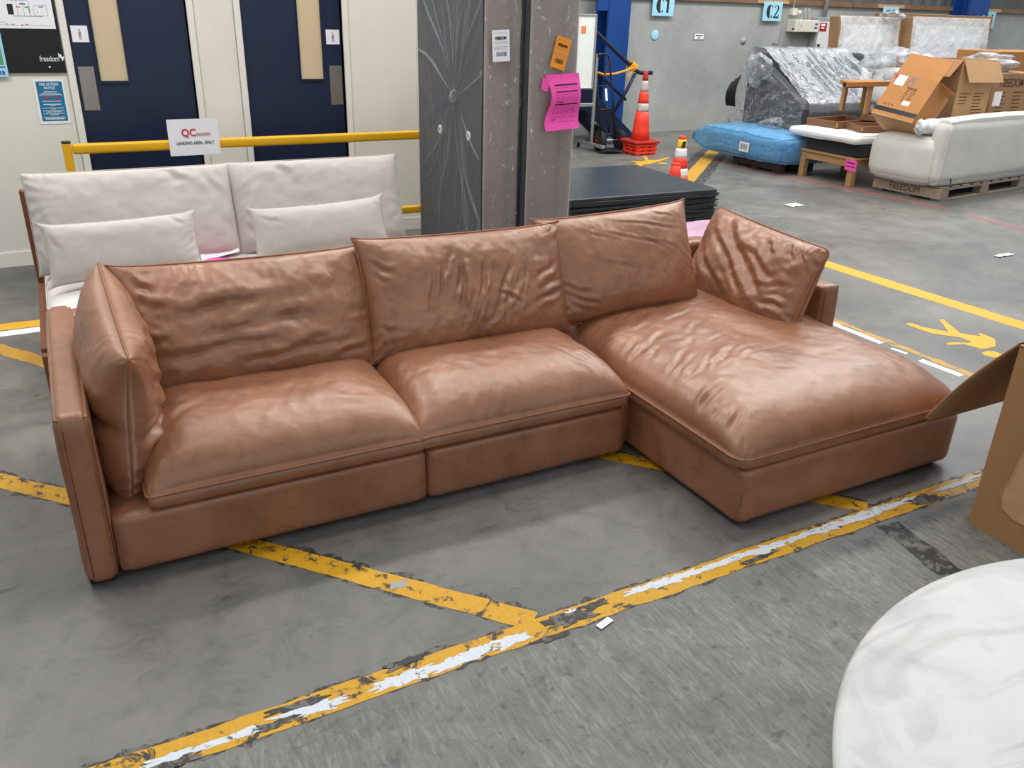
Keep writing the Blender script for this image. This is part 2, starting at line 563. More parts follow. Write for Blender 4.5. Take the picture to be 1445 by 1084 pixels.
def gridbox(x0, x1, y0, y1, z0, z1, r, step, amp=0.0, sc=3.0, seed=0, puff=0.0):
    """soft upholstered block: fine grid, rounded edges, gentle unevenness"""
    bm = bmesh.new()
    bmesh.ops.create_cube(bm, size=2)
    n = max(2, int(max(x1 - x0, y1 - y0, z1 - z0) / step))
    bmesh.ops.subdivide_edges(bm, edges=bm.edges[:], cuts=min(n, 40), use_grid_fill=True)
    v, f = bm_geo(bm)
    h = np.array([(x1 - x0) / 2, (y1 - y0) / 2, (z1 - z0) / 2])
    c = np.array([(x1 + x0) / 2, (y1 + y0) / 2, (z1 + z0) / 2])
    p = v * h
    q = np.clip(p, -(h - r), h - r)
    d = p - q
    L = np.linalg.norm(d, axis=1, keepdims=True)
    mx = np.abs(d).max(axis=1, keepdims=True)
    p = q + np.where(L > 1e-9, d / np.maximum(L, 1e-9) * mx, 0)
    nrm = np.where(L > 1e-9, d / np.maximum(L, 1e-9), 0)
    if puff:
        e = np.prod(1 - np.abs(v) ** 3 * (np.abs(v) < 0.999), axis=1)[:, None]
        p = p + np.sign(v) * (np.abs(v) > 0.999) * puff * e
    p = p + nrm * (amp * fbm(p + c, sc, seed))[:, None]
    return p + c, f


def tube(pts, r, n=8, closed=False):
    pts = [Vector(p) for p in pts]
    m = len(pts)
    V, F = [], []
    ref = None
    for i, p in enumerate(pts):
        a = pts[(i - 1) % m] if (closed or i > 0) else p
        b = pts[(i + 1) % m] if (closed or i < m - 1) else p
        d = (b - a).normalized()
        if ref is None:
            ref = Vector((0, 0, 1)) if abs(d.z) < 0.9 else Vector((1, 0, 0))
        u = (ref - d * ref.dot(d))
        u = u.normalized() if u.length > 1e-6 else d.orthogonal().normalized()
        w_ = d.cross(u)
        ref = u
        rr = r[i] if isinstance(r, (list, tuple)) else r
        for k in range(n):
            t = 2 * math.pi * k / n
            V.append(p + (u * math.cos(t) + w_ * math.sin(t)) * rr)
    for i in range(m if closed else m - 1):
        j = (i + 1) % m
        for k in range(n):
            F.append((i * n + k, i * n + (k + 1) % n, j * n + (k + 1) % n, j * n + k))
    if not closed:
        F.append(tuple(range(n))[::-1])
        F.append(tuple((m - 1) * n + k for k in range(n)))
    return np.array([v[:] for v in V]), F


def lathe(prof, n=32, loc=(0, 0, 0)):
    V, F = [], []
    for r, z in prof:
        for k in range(n):
            t = 2 * math.pi * k / n
            V.append((loc[0] + r * math.cos(t), loc[1] + r * math.sin(t), loc[2] + z))
    for i in range(len(prof) - 1):
        for k in range(n):
            F.append((i * n + k, i * n + (k + 1) % n, (i + 1) * n + (k + 1) % n, (i + 1) * n + k))
    F.append(tuple(range(n))[::-1])
    F.append(tuple((len(prof) - 1) * n + k for k in range(n)))
    return np.array(V), F


def cyl(a, b, r, n=16):
    return tube([a, b], r, n)


def prism(poly, z0, z1):
    n = len(poly)
    V = [(x, y, z0) for x, y in poly] + [(x, y, z1) for x, y in poly]
    F = [tuple(range(n))[::-1], tuple(range(n, 2 * n))] + [(i, (i + 1) % n, n + (i + 1) % n, n + i) for i in range(n)]
    return np.array(V, float), F


def grid(fn, nu, nv, thick=0.0):
    u = np.linspace(0, 1, nu)
    v = np.linspace(0, 1, nv)
    U, Vv = np.meshgrid(u, v, indexing='ij')
    p = fn(U.ravel(), Vv.ravel())
    f = [(i * nv + j, (i + 1) * nv + j, (i + 1) * nv + j + 1, i * nv + j + 1) for i in range(nu - 1) for j in range(nv - 1)]
    return p, f


def quads(rects, z):
    """flat print: little rectangles (x0,x1,y0,y1) in a plane"""
    V, F = [], []
    for x0, x1, y0, y1 in rects:
        n = len(V)
        V += [(x0, y0, z), (x1, y0, z), (x1, y1, z), (x0, y1, z)]
        F.append((n, n + 1, n + 2, n + 3))
    return np.array(V, float), F


def text_geo(s, size, width=None, bold=0.0, align='CENTER', depth=0.0008):
    c = bpy.data.curves.new('lettering', 'FONT')
    c.body = s
    c.size = size
    c.align_x = align
    c.align_y = 'CENTER'
    c.offset = bold
    c.extrude = depth
    c.resolution_u = 3
    o = bpy.data.objects.new('lettering', c)
    COL.objects.link(o)
    bpy.context.view_layer.update()
    me = bpy.data.meshes.new_from_object(o.evaluated_get(bpy.context.evaluated_depsgraph_get()))
    v = np.array([x.co[:] for x in me.vertices])
    f = [tuple(p.vertices) for p in me.polygons]
    bpy.data.objects.remove(o)
    bpy.data.curves.remove(c)
    bpy.data.meshes.remove(me)
    if width:
        v[:, 0] *= width / (v[:, 0].max() - v[:, 0].min())
    return v, f


def wallm(x, y, z):
    """local x right, y up, z out of a wall that faces -Y"""
    return axes((x, y, z), (1, 0, 0), (0, 0, 1), (0, -1, 0))


def bunch(c, r, sd, sq=1.0):
    bm = bmesh.new()
    bmesh.ops.create_icosphere(bm, subdivisions=4, radius=1)
    v, f = bm_geo(bm)
    k = 1 + .28 * fbm(v, 2.2, sd, 3) + .25 * np.abs(vnoise(v * np.array([1, 1, .6]), 5, sd + 2))
    return v * k[:, None] * np.array([r, r, r * sq]) + np.array(c), f


# ------------------------------------------------------------------ cushions
def crease_field(S_, T_, wd, ht, creases):
    d = np.zeros_like(S_)
    X, Yy = S_ * wd / 2, T_ * ht / 2
    for (s0, t0, s1, t1, wid, dep) in creases:
        ax, ay, bx, by = s0 * wd / 2, t0 * ht / 2, s1 * wd / 2, t1 * ht / 2
        L2 = max((bx - ax) ** 2 + (by - ay) ** 2, 1e-9)
        L = math.sqrt(L2)
        k = np.clip(((X - ax) * (bx - ax) + (Yy - ay) * (by - ay)) / L2, 0, 1)
        wob = 0.3 * wid * np.sin(k * 9 + s0 * 20)
        nx, ny = -(by - ay) / L, (bx - ax) / L
        px, py = ax + k * (bx - ax) + nx * wob, ay + k * (by - ay) + ny * wob
        sd = (X - px) * nx + (Yy - py) * ny
        dist = np.hypot(X - px, Yy - py)
        fade = np.sin(np.clip(k, 0.02, 0.98) * math.pi) ** 0.6
        d += fade * dep * (-np.exp(-(dist / wid) ** 2) + 0.75 * np.exp(-((sd - 1.7 * wid) / wid) ** 2) * (dist < 5 * wid))
    return d


def pillow(wd, ht, tf, tb, frame, nu=110, nv=70, p=2.6, q=0.55, pinch=0.05, corner=0.0, dog=0.0, seed=1, creases=(), groove=(), gather=0.006, lump=0.006, fn=None, flange=0.008, sag=0.0, qb=None, ps=None):
    ps = ps or p
    """stuffed cushion: two bulging sheets sewn along a flange; returns (geo, outline points)"""
    s = np.linspace(-1, 1, nu)
    t = np.linspace(-1, 1, nv)
    s = np.sign(s) * (1 - (1 - np.abs(s)) ** 1.35)
    t = np.sign(t) * (1 - (1 - np.abs(t)) ** 1.35)
    Sg, Tg = (a.ravel() for a in np.meshgrid(s, t, indexing='ij'))

    def outline(a, b):
        x = a * wd / 2 * (1 - pinch * (1 - b ** 2) * a ** 2)
        y = b * ht / 2 * (1 - pinch * (wd / ht) * 0.8 * (1 - a ** 2) * b ** 2)
        if corner:
            ex = np.clip((np.abs(x) - (wd / 2 - corner)) / corner, 0, None)
            ey = np.clip((np.abs(y) - (ht / 2 - corner)) / corner, 0, None)
            hy = np.hypot(ex, ey)
            k = np.where(hy > 1e-6, np.maximum(ex, ey) / np.maximum(hy, 1e-6), 1)
            x = np.where(ex > 0, np.sign(x) * (wd / 2 - corner + ex * k * corner), x)
            y = np.where(ey > 0, np.sign(y) * (ht / 2 - corner + ey * k * corner), y)
        return x, y

    X, Y = outline(Sg, Tg)
    edge = np.minimum(1 - np.abs(Sg), 1 - np.abs(Tg))
    B = np.clip((1 - np.abs(Sg) ** ps) * (1 - np.abs(Tg) ** p), 0, None) ** q
    if sag:
        B = B * (1 - sag * Tg)
    per = np.where(1 - np.abs(Sg) < 1 - np.abs(Tg), Tg * ht, Sg * wd)
    pts = np.stack([X, Y, np.zeros_like(X)], 1)
    ga = gather * np.sin(per * 60 + 16 * vnoise(pts + 3, 5, seed)) * np.exp(-(edge / 0.12) ** 1.0) * (edge > 0.004) * np.clip(vnoise(pts + 9, 5, seed + 5) * 1.6 - .1, 0, 1)
    lm = lump * (fbm(pts + 17.3, 7, seed + 1, 3) + 0.5 * fbm(pts + 4.1, 24, seed + 2, 2)) * np.minimum(1, edge * 8)
    cr = crease_field(Sg, Tg, wd, ht, creases) * np.minimum(1, edge * 10)
    for (gt, dep, wid) in groove:
        cr = cr - dep * np.exp(-(((Tg - gt) * ht / 2 + 0.006 * np.sin(Sg * 4)) / wid) ** 2) * np.minimum(1, edge * 10)
    zf = tf * B + ga + lm + cr
    Bb = B if qb is None else np.clip((1 - np.abs(Sg) ** ps) * (1 - np.abs(Tg) ** p), 0, None) ** qb
    zb = -tb * Bb + ga * 0.4 + lm * 0.4
    vf = np.stack([X, Y, zf], 1)
    vb = np.stack([X, Y, zb], 1)
    n = nu * nv
    F = [(i * nv + j, (i + 1) * nv + j, (i + 1) * nv + j + 1, i * nv + j + 1) for i in range(nu - 1) for j in range(nv - 1)]
    F += [tuple(n + k for k in f[::-1]) for f in F]
    # outline loop indices
    loop = [i * nv for i in range(nu)] + [(nu - 1) * nv + j for j in range(1, nv)] + [i * nv + nv - 1 for i in range(nu - 2, -1, -1)] + [j for j in range(nv - 2, 0, -1)]
    m = len(loop)
    F += [(loop[(k + 1) % m], loop[k], n + loop[k], n + loop[(k + 1) % m]) for k in range(m)]
    V = np.concatenate([vf, vb])
    # dog ears
    if dog:
        cs = (np.abs(np.concatenate([Sg, Sg])) ** 14) * (np.abs(np.concatenate([Tg, Tg])) ** 14)
        V[:, 0] += np.sign(V[:, 0]) * dog * cs
        V[:, 1] += np.sign(V[:, 1]) * dog * cs
        V[:, 2] += dog * 0.5 * cs * np.sin(7 * V[:, 0] + seed)
    if fn is not None:
        V = fn(V)
    lp = V[loop]
    A = np.array(frame)
    V = V @ A[:3, :3].T + A[:3, 3]
    lp = lp @ A[:3, :3].T + A[:3, 3]
    return (V, F), lp


def cushion(parent, name, mat, geo_lp, pip=True, r=0.0045, pmat='piping', label=None, **kw):
    geo, lp = geo_lp
    o = add(name, geo, mat, parent, True, label=label, **kw)
    if pip:
        c = lp.mean(axis=0)
        q = lp + (lp - c) / np.linalg.norm(lp - c, axis=1, keepdims=True) * 0.004
        step = q[::2]
        g = tube([tuple(p) for p in step], r, 6, True)
        root = parent if parent is not None else o
        pp = add('piping', g, pmat, o, True)
    return o

# ------------------------------------------------------------------ the setting
struct('floor', (np.array([(-8, -4, 0), (26, -4, 0), (26, 14, 0), (-8, 14, 0)], float), [(0, 1, 2, 3)]), 'floor')
DW = 6.7
D1, D2 = (0.20, 0.965), (1.33, 2.078)
DH = 2.2
struct('wall_back', join(box(-5, D1[0], DW, DW + .15, 0, 3.6), box(D1[1], D2[0], DW, DW + .15, 0, 3.6), box(D2[1], 3.1, DW, DW + .15, 0, 3.6),
                         box(D1[0], D1[1], DW, DW + .15, DH, 3.6), box(D2[0], D2[1], DW, DW + .15, DH, 3.6)), 'cream_wall')
struct('wall_side', box(2.95, 3.1, DW + .15, 11.4, 0, 3.6), 'cream_wall')
struct('baseboard_back', join(box(-5, D1[0] - .05, DW - .012, DW, 0, .10), box(D1[1] + .05, D2[0] - .05, DW - .012, DW, 0, .10), box(D2[1] + .05, 3.1, DW - .012, DW, 0, .10)), 'cream_frame')
FW = 11.4
wf = struct('wall_far', box(3.1, 24, FW, FW + .2, 0, 1.955), 'concrete')
struct('trim_1', join(*[box(7.0 + k * 1.9, 8.88 + k * 1.9, FW - .05, FW + .1, 1.957, 2.03) for k in range(9)]), 'brown_timber')
n = 260
cl = [(4 + 20 * k / n, FW + .03 + (0.025 if (k // 2) % 2 else 0)) for k in range(n + 1)]
V = [(x, y, z) for x, y in cl for z in (2.03, 4.2)]
struct('wall_cladding', (np.array(V), [(2 * k, 2 * k + 2, 2 * k + 3, 2 * k + 1) for k in range(n)]), 'cladding')


def door(idx, x0, x1, gx, px, sx):
    d = thing('door_%d' % idx, None, None, ((x0 + x1) / 2, DW, 0))
    d['kind'] = 'structure'
    add('door_leaf', rbox(x0 + .004, x1 - .004, DW + .03, DW + .075, .008, DH - .006, .003, 1), 'navy', d)
    fr = .045
    for a, b in ((x0 - fr, x0), (x1, x1 + fr)):
        add('door_frame', rbox(a, b, DW - .018, DW + .08, 0, DH + fr, .004, 1), 'cream_frame', d)
        add('frame_edge_strip', box(a - .004 if a < x0 else b, a if a < x0 else b + .004, DW - .006, DW, 0, DH), 'conduit', d)  # thin grey strip along the outer side of the frame
    add('door_frame', rbox(x0, x1, DW - .018, DW + .08, DH, DH + fr, .004, 1), 'cream_frame', d)
    g0, g1 = gx
    zb, zt = 1.228, 2.05
    add('blind', box(g0, g1, DW + .0285, DW + .0296, zb, zt), 'tan_blind', d)
    add('glass', box(g0, g1, DW + .024, DW + .0275, zb, zt), 'glass', d)
    bead = join(box(g0 - .008, g0, DW + .016, DW + .0305, zb - .008, zt), box(g1, g1 + .008, DW + .016, DW + .0305, zb - .008, zt), box(g0 - .008, g1 + .008, DW + .014, DW + .0305, zb - .012, zb))
    add('glazing_bead', bead, 'navy', d)
    pl = add('push_plate', rbox(px[0], px[1], DW + .0245, DW + .0298, 1.034, 1.322, .002, 1), 'steel', d)
    for xx in (px[0] + .012, px[1] - .012):
        for zz in (1.048, 1.178, 1.308):
            add('screw', cyl((xx, DW + .0245, zz), (xx, DW + .0225, zz), .004, 8), 'conduit', pl)
    s = add('door_sign', box(sx[0], sx[1], DW + .026, DW + .0298, 1.475, 1.578), 'white_paper', d)
    cx, cz = (sx[0] + sx[1]) / 2, 1.526
    fig = join(xf(lathe([(.0001, 0), (.006, 0), (.006, .0006), (.0001, .0006)], 12), wallm(cx, DW + .0258, cz + .026)),
               xf(quads([(-.008, .008, -.012, .016), (-.006, -.001, -.034, -.012), (.001, .006, -.034, -.012)], .0004), wallm(cx, DW + .0258, cz)))
    add('figure_symbol', fig, 'grey_ink', s)
    return d


door(1, D1[0], D1[1], (.354, .529), (.222, .322), (.22, .322))
door(2, D2[0], D2[1], (1.746, 1.917), (1.967, 2.065), (1.956, 2.06))

# notices on the cream wall
Y = DW - .001
nb = thing('notice_board', 'black notice board with white company lettering left of the doors', 'board', (0, DW, 1.28))
add('panel', box(-.6, .148, DW - .016, DW - .001, 1.285, 2.1), 'board_black', nb)
add('lettering', xf(text_geo('freedom', .050, .114, .0), wallm(.062, DW - .0165, 1.372)), 'white_paper', nb)
leafs = []
for k, (lx, lz, a, L) in enumerate(((.1235, 1.392, .16, .030), (.1335, 1.386, .1, .030), (.142, 1.374, -.42, .032))):
    el = [(L * .5 * math.sin(t) * .34, L * .5 * math.cos(t)) for t in np.linspace(0, 2 * math.pi, 16, endpoint=False)]
    leafs.append(xf(prism([(x * math.cos(a) - y * math.sin(a), x * math.sin(a) + y * math.cos(a)) for x, y in el], 0, .0012), wallm(lx, DW - .0165, lz)))
add('leaf_emblem', join(*leafs), 'white_paper', nb)
add('pin', cyl((.055, DW - .016, 1.322), (.055, DW - .022, 1.322), .006, 10), 'white_paper', nb)
po = thing('site_map_poster', 'white site map poster above the black notice board', 'poster', (-.1, DW - .017, 1.56))
add('sheet', box(-.55, .133, DW - .020, DW - .0168, 1.556, 2.02), 'white_paper', po)
m_ = wallm(0, DW - .0205, 0)
add('print_grey', xf(quads([(-.25, -.17, 1.645, 1.649), (-.25, -.17, 1.67, 1.674), (-.25, -.17, 1.70, 1.704), (-.25, -.17, 1.73, 1.734), (-.10, .07, 1.628, 1.632), (-.07, -.068, 1.63, 1.72), (-.035, -.033, 1.63, 1.72), (.0, .002, 1.63, 1.72), (-.1, .0, 1.72, 1.722), (-.2, .12, 1.575, 1.577), (.022, .1, 1.632, 1.634), (.022, .1, 1.695, 1.697), (.022, .024, 1.632, 1.697), (.098, .1, 1.632, 1.697), (.04, .046, 1.65, 1.658), (-.005, .0, 1.65, 1.68), (-.15, -.14, 1.579, 1.585), (-.12, -.10, 1.579, 1.583), (-.04, -.02, 1.579, 1.583)], 0), m_), 'grey_ink', po)
add('print_black', xf(quads([(-.125, -.092, 1.638, 1.70)], 0.0002), m_), 'ink', po)
add('print_blue', xf(quads([(-.052, -.018, 1.698, 1.706), (.054, .082, 1.684, 1.689)], 0.0002), m_), 'blue_ink', po)
add('print_orange', xf(quads([(-.075, -.05, 1.68, 1.688)], 0.0002), m_), 'orange_ink', po)
add('print_green', xf(quads([(-.025, .0, 1.68, 1.688)], 0.0002), m_), 'green_ink', po)
add('print_red', xf(quads([(-.062, -.053, 1.572, 1.58), (-.19, -.15, 1.592, 1.594)], 0.0002), m_), 'red_ink', po)
gs = thing('safety_sign', 'pale green and blue sign at the left edge of the black board', 'sign', (-.3, DW - .02, 1.26))
add('sheet', box(-.5, -.192, DW - .023, DW - .0165, 1.262, 1.553), 'light_blue', gs)
m_ = wallm(0, DW - .0235, 0)
add('print_green', xf(quads([(-.45, -.208, 1.335, 1.47)], 0), m_), 'green_ink', gs)
add('print_blue', xf(quads([(-.47, -.204, 1.318, 1.326), (-.24, -.232, 1.275, 1.30), (-.226, -.212, 1.275, 1.30), (-.215, -.201, 1.508, 1.53)], 0.0002), m_), 'blue_ink', gs)
fn_ = thing('fire_notice', 'blue fire action notice with white border on the cream wall', 'notice', (.03, DW, .96))
add('sheet', xf(box(-.0925, .0925, -.143, .143, 0, .003), wallm(.03, DW - .001, 1.10) @ Matrix.Rotation(-.0, 4, 'Z')), 'white_paper', fn_)
add('blue_panel', xf(box(-.078, .078, -.125, .130, .003, .0036), wallm(.03, DW - .001, 1.10)), 'notice_blue', fn_)
mm = wallm(.03, DW - .0049, 1.10)
add('heading', join(xf(text_geo('FIRE ACTION', .024, .112, .0003), mm @ TR((0, .112, 0))), xf(text_geo('NOTICE', .024, .066, .0003), mm @ TR((0, .088, 0)))), 'white_paper', fn_)
ln = []
for yy, wdt, hh in ((.064, .08, .006), (.053, .115, .004), (.045, .135, .004), (.004, .115, .005), (-.016, .11, .006), (-.025, .035, .004), (-.040, .13, .004), (-.047, .03, .003), (-.058, .13, .004), (-.065, .09, .004), (-.076, .13, .004), (-.083, .05, .004), (-.100, .13, .005), (-.110, .115, .008)):
    x = -wdt / 2
    while x < wdt / 2:
        L = random.uniform(.006, .018)
        ln.append((x, min(x + L, wdt / 2), yy - hh / 2, yy + hh / 2))
        x += L + .002
add('small_print', xf(quads(ln, .0002), mm), 'off_white', fn_)
add('red_print', xf(quads([(-.05, -.006, .022, .032), (.02, .05, .022, .032)], .0002), mm), 'red_ink', fn_)


# ------------------------------------------------------------------ floor markings
def strip(a, b, wd, z, jag=.004, seg=.02, seed=0, ends=0.0):
    a, b = np.array(a, float), np.array(b, float)
    L = np.linalg.norm(b - a)
    d = (b - a) / L
    nn = np.array([-d[1], d[0]])
    k = max(2, int(L / seg))
    t = np.linspace(0, 1, k + 1)
    base = np.stack([a[0] + d[0] * t * L, a[1] + d[1] * t * L, np.full_like(t, seed * 3.7)], 1)
    j1 = jag * (fbm(base, 14, seed, 4))
    j2 = jag * (fbm(base + 50, 14, seed + 9, 4))
    V = []
    for i in range(k + 1):
        p = base[i, :2]
        e = ends * (vnoise(base[i:i + 1] * 0 + seed, 1, 3)[0]) if i in (0, k) else 0
        V += [(*(p + nn * (wd / 2 + j1[i]) + d * e), z), (*(p - nn * (wd / 2 + j2[i]) - d * e), z)]
    return np.array(V), [(2 * i, 2 * i + 1, 2 * i + 3, 2 * i + 2) for i in range(k)]


def blob(cx, cy, rx, ry, z, seed, n=26, rough=.35, rot=0.0):
    t = np.linspace(0, 2 * math.pi, n, endpoint=False)
    q = np.stack([np.cos(t) * 1.3, np.sin(t) * 1.3, np.full(n, seed * 2.3)], 1)
    k = 1 + rough * fbm(q, 2.6, seed, 5)
    sq = np.maximum(np.abs(np.cos(t)), np.abs(np.sin(t))) ** -0.6
    x, y = np.cos(t) * k * rx * sq, np.sin(t) * k * ry * sq
    return np.stack([cx + x * math.cos(rot) - y * math.sin(rot), cy + x * math.sin(rot) + y * math.cos(rot), np.full(n, z)], 1), [tuple(range(n))]


ft = thing('floor_tape_line', 'long worn yellow tape line with peeled white patches across the foreground floor', 'floor marking', (1.5, 1.755, 0))
add('grime_edge', strip((-.9, 1.757), (3.6, 1.757), .100, .0006, .022, .008, 3), 'grime', ft)
add('yellow_tape', strip((-.9, 1.755), (3.6, 1.755), .088, .0012, .004, .012, 5), 'yellow', ft)
WR = [[-.079, .109], [.07, .233], [.274, .474], [.529, .70], [.69, .849], [.801, .93], [.92, 1.037], [1.178, 1.235], [1.421, 1.53], [1.52, 1.636], [1.61, 1.74], [1.73, 1.867], [1.875, 1.98], [1.97, 2.106], [2.11, 2.26], [2.25, 2.411], [2.40, 2.55], [2.54, 2.70], [2.69, 2.823], [2.95, 3.206]]
for k, (x0, x1) in enumerate(WR):
    yc = (1.742 if k < 7 else 1.772)
    big = k in (2, 3, 4, 5, 6, 9, 13, 15, 16, 17)
    add('white_residue', blob((x0 + x1) / 2, yc + random.uniform(-.005, .005), (x1 - x0) / 2 * .98, .019 if big else .013, .0017 + .00006 * k, 20 + k, 110, .5), 'white_res', ft)
for k, (x, y, a, b) in enumerate(((.02, 1.72, .05, .014), (.33, 1.775, .08, .012), (.26, 1.735, .05, .012), (.66, 1.80, .06, .014), (1.18, 1.752, .085, .030), (1.10, 1.70, .06, .010), (1.30, 1.775, .05, .012), (1.95, 1.735, .08, .008), (2.84, 1.745, .07, .025))):
    add('black_scuff', blob(x, y, a, b, .0031 + .00005 * k if k != 5 else .0016, 60 + k, 34, .6), 'grime', ft)

for k, (a, b, lab) in enumerate((((1.075, 1.795), (.2, 2.77), 'worn yellow diagonal stripe running from under the front of the leather sofa'),
                                 ((2.585, 1.80), (1.6, 2.93), 'short yellow diagonal stripe showing under the chaise of the leather sofa'),
                                 ((-.12, 3.135), (-.62, 3.66), 'yellow diagonal stripe end left of the leather sofa arm'))):
    fs = thing('floor_stripe', lab, 'floor marking', ((a[0] + b[0]) / 2, (a[1] + b[1]) / 2, 0))
    add('grime_edge', strip(a, b, .098, .0004, .024, .008, 30 + k), 'grime', fs)
    add('yellow_tape', strip(a, b, .086, .0010, .004, .014, 33 + k), 'yellow', fs)
    if k == 0:
        add('black_scuff', blob(.76, 2.15, .03, .02, .0016, 88), 'conduit', fs)
tag(add('black_floor_patch', strip((2.56, 1.69), (2.51, 1.35), .11, .0007, .012, .02, 77), 'grime'), 'black worn paint patch on the floor between tape line and marble table', 'floor marking')
ex = thing('edge_line', 'white and yellow edge line along the floor right of the chaise', 'floor marking', (4.16, 3, 0))
for k, (y0, y1) in enumerate(((5.3, 3.05), (2.97, 2.87), (2.77, 2.52), (2.47, 1.9))):
    add('white_band', strip((4.135, y0), (4.165, y1) if k == 3 else (4.15, y1), .05 if k != 1 else .03, .0008, .004, .02, 90 + k), 'white_line', ex)
add('yellow_band', strip((4.20, 5.3), (4.215, 1.9), .05, .0006, .01, .02, 95), 'yellow_faint', ex)
tag(add('lane_line', strip((5.09, 6.4), (5.30, 2.2), .155, .0008, .006, .03, 97), 'yellow_clean'), 'broad clean yellow lane line on the floor right of the sofa', 'floor marking')
tag(add('red_lane_line', join(strip((7.62, 9.0), (8.03, 5.5), .035, .0008, .004, .03, 99), strip((7.93, 5.15), (7.88, 4.0), .03, .0008, .004, .03, 98)), 'red_line'), 'thin red line on the floor in front of the stacked furniture', 'floor marking')
bk = thing('back_line', 'yellow and white line on the floor behind the left sofa arm', 'floor marking', (-.5, 5.3, 0))
add('yellow_band', strip((-1.6, 5.36), (2.2, 5.36), .12, .0008, .005, .03, 101), 'yellow_clean', bk)
add('white_band', strip((-1.6, 5.24), (2.2, 5.24), .09, .0009, .004, .03, 102), 'white_line', bk)
tag(add('hatch_stripe', strip((-.62, 5.22), (.05, 4.3), .10, .0006, .012, .03, 103), 'orange_tape'), 'faded orange diagonal stripe at the left edge beside the grey sofa', 'floor marking')
fl = thing('far_floor_line', 'dull yellow line with dark borders beside the small cone', 'floor marking', (7.0, 8.2, 0))
add('dark_border', strip((5.6, 6.95), (8.3, 9.45), .42, .0005, .02, .05, 105), 'grime', fl)
add('yellow_band', strip((5.6, 6.95), (8.3, 9.45), .17, .0011, .008, .05, 106), 'orange_tape', fl)
NEAR = [(4.588, 3.232), (4.629, 3.223), (4.633, 3.143), (4.698, 3.032), (4.712, 3.018), (4.861, 3.2), (4.886, 3.183), (4.755, 2.967), (4.829, 2.877), (4.819, 2.834), (4.845, 2.914), (4.872, 2.921), (4.877, 2.887), (4.858, 2.804), (4.745, 2.728), (4.631, 2.73), (4.603, 2.828), (4.496, 2.863), (4.516, 2.887), (4.555, 2.887), (4.652, 2.836), (4.682, 2.839), (4.684, 2.92), (4.587, 3.028), (4.577, 3.099), (4.574, 3.21)]
FAR = [(6.971, 9.359), (7.017, 9.321), (6.859, 9.057), (6.957, 9.025), (7.28, 9.181), (7.245, 9.117), (6.926, 8.926), (6.718, 8.817), (6.577, 8.794), (6.486, 8.688), (6.435, 8.807), (6.497, 8.856), (6.542, 8.862), (6.584, 8.968), (6.563, 9.046), (6.603, 9.083), (6.71, 8.997), (6.825, 9.068)]


def flat(poly, z):
    bm = bmesh.new()
    f = bm.faces.new([bm.verts.new((x, y, z)) for x, y in poly])
    bmesh.ops.triangulate(bm, faces=[f])
    return bm_geo(bm)


wk = thing('walkway_figure', 'clean yellow painted walking figure on the floor by the open carton', 'floor marking', (4.7, 2.95, 0))
add('figure_body', flat(NEAR, .001), 'yellow_clean', wk)
add('figure_head', blob(4.61, 2.655, .055, .045, .001, 110, 20, .05), 'yellow_clean', wk)
wk = thing('walkway_figure', 'smudged orange yellow walking figure on the far floor near the tall cone', 'floor marking', (6.8, 9.0, 0))
add('figure_body', flat(FAR, .001), 'yellow_clean', wk)
add('figure_head', blob(6.89, 8.794, .06, .05, .001, 111, 20, .1), 'yellow_clean', wk)
for x, y, a, b, lab, nm in ((6.59, 6.2, .085, .06, 'crumpled white paper scrap on the bare floor behind the chaise', 'paper_scrap'), (6.8, 4.05, .10, .025, 'long white paper scrap near the right edge of the floor', 'paper_scrap')):
    v, f = grid(lambda u, q: np.stack([x + (u - .5) * 2 * a, y + (q - .5) * 2 * b, .004 + .012 * np.abs(vnoise(np.stack([u * 3, q * 3, u * 0 + x], 1), 1, 5))], 1), 7, 7)
    tag(add(nm, (v, f), 'white_paper'), lab, 'paper')
tag(add('grey_scrap', xf(box(-.03, .03, -.012, .012, .0024, .004), TR((1.27, 1.685, .001), 0, 0, .3)), 'off_white'), 'small torn grey scrap on the yellow tape junction', 'paper')


# ------------------------------------------------------------------ tan leather corner sofa
sofa = thing('corner_sofa', 'tan leather corner sofa with a chaise on the right', 'sofa', (1.5, 3.0, 0))
for x0, x1 in ((-.05, 1.040), (1.041, 1.955)):
    add('base', gridbox(x0, x1, 2.56, 3.58, .018, .238, .028, .05, .003, 3, 1), 'leather', sofa, True)
add('chaise_base', gridbox(2.0, 3.2, 1.9, 3.58, .018, .25, .03, .05, .003, 3, 2), 'leather', sofa, True)
add('link_panel', gridbox(1.95, 2.01, 2.62, 3.56, .018, .23, .02, .05), 'leather', sofa, True)
la = add('arm', gridbox(-.150, -.046, 2.55, 3.67, .018, .618, .034, .035, .004, 4, 3, .006), 'leather', sofa, True)
add('stitched_seam', join(tube([(-.052, 2.5485, .03), (-.053, 2.5475, .3), (-.052, 2.5475, .59)], .0016, 6), tube([(-.146, 2.562, .606), (-.10, 2.5535, .601), (-.052, 2.5625, .606)], .0016, 6),
                          tube([(-.125, 2.5475, .04), (-.127, 2.5465, .3), (-.126, 2.5475, .58)], .0012, 6)), 'seam', la, True)
ra = add('arm', gridbox(3.095, 3.205, 2.635, 3.67, .2, .598, .026, .035, .003, 4, 4, .004), 'leather', sofa, True)
add('stitched_seam', join(tube([(3.102, 2.634, .27), (3.102, 2.633, .45), (3.102, 2.634, .58)], .0016, 6), tube([(3.10, 2.648, .590), (3.15, 2.641, .590), (3.20, 2.648, .590)], .0016, 6)), 'seam', ra, True)
add('back_frame', gridbox(-.145, 3.2, 3.56, 3.68, .018, .60, .03, .05, .003, 3, 6), 'leather', sofa, True)
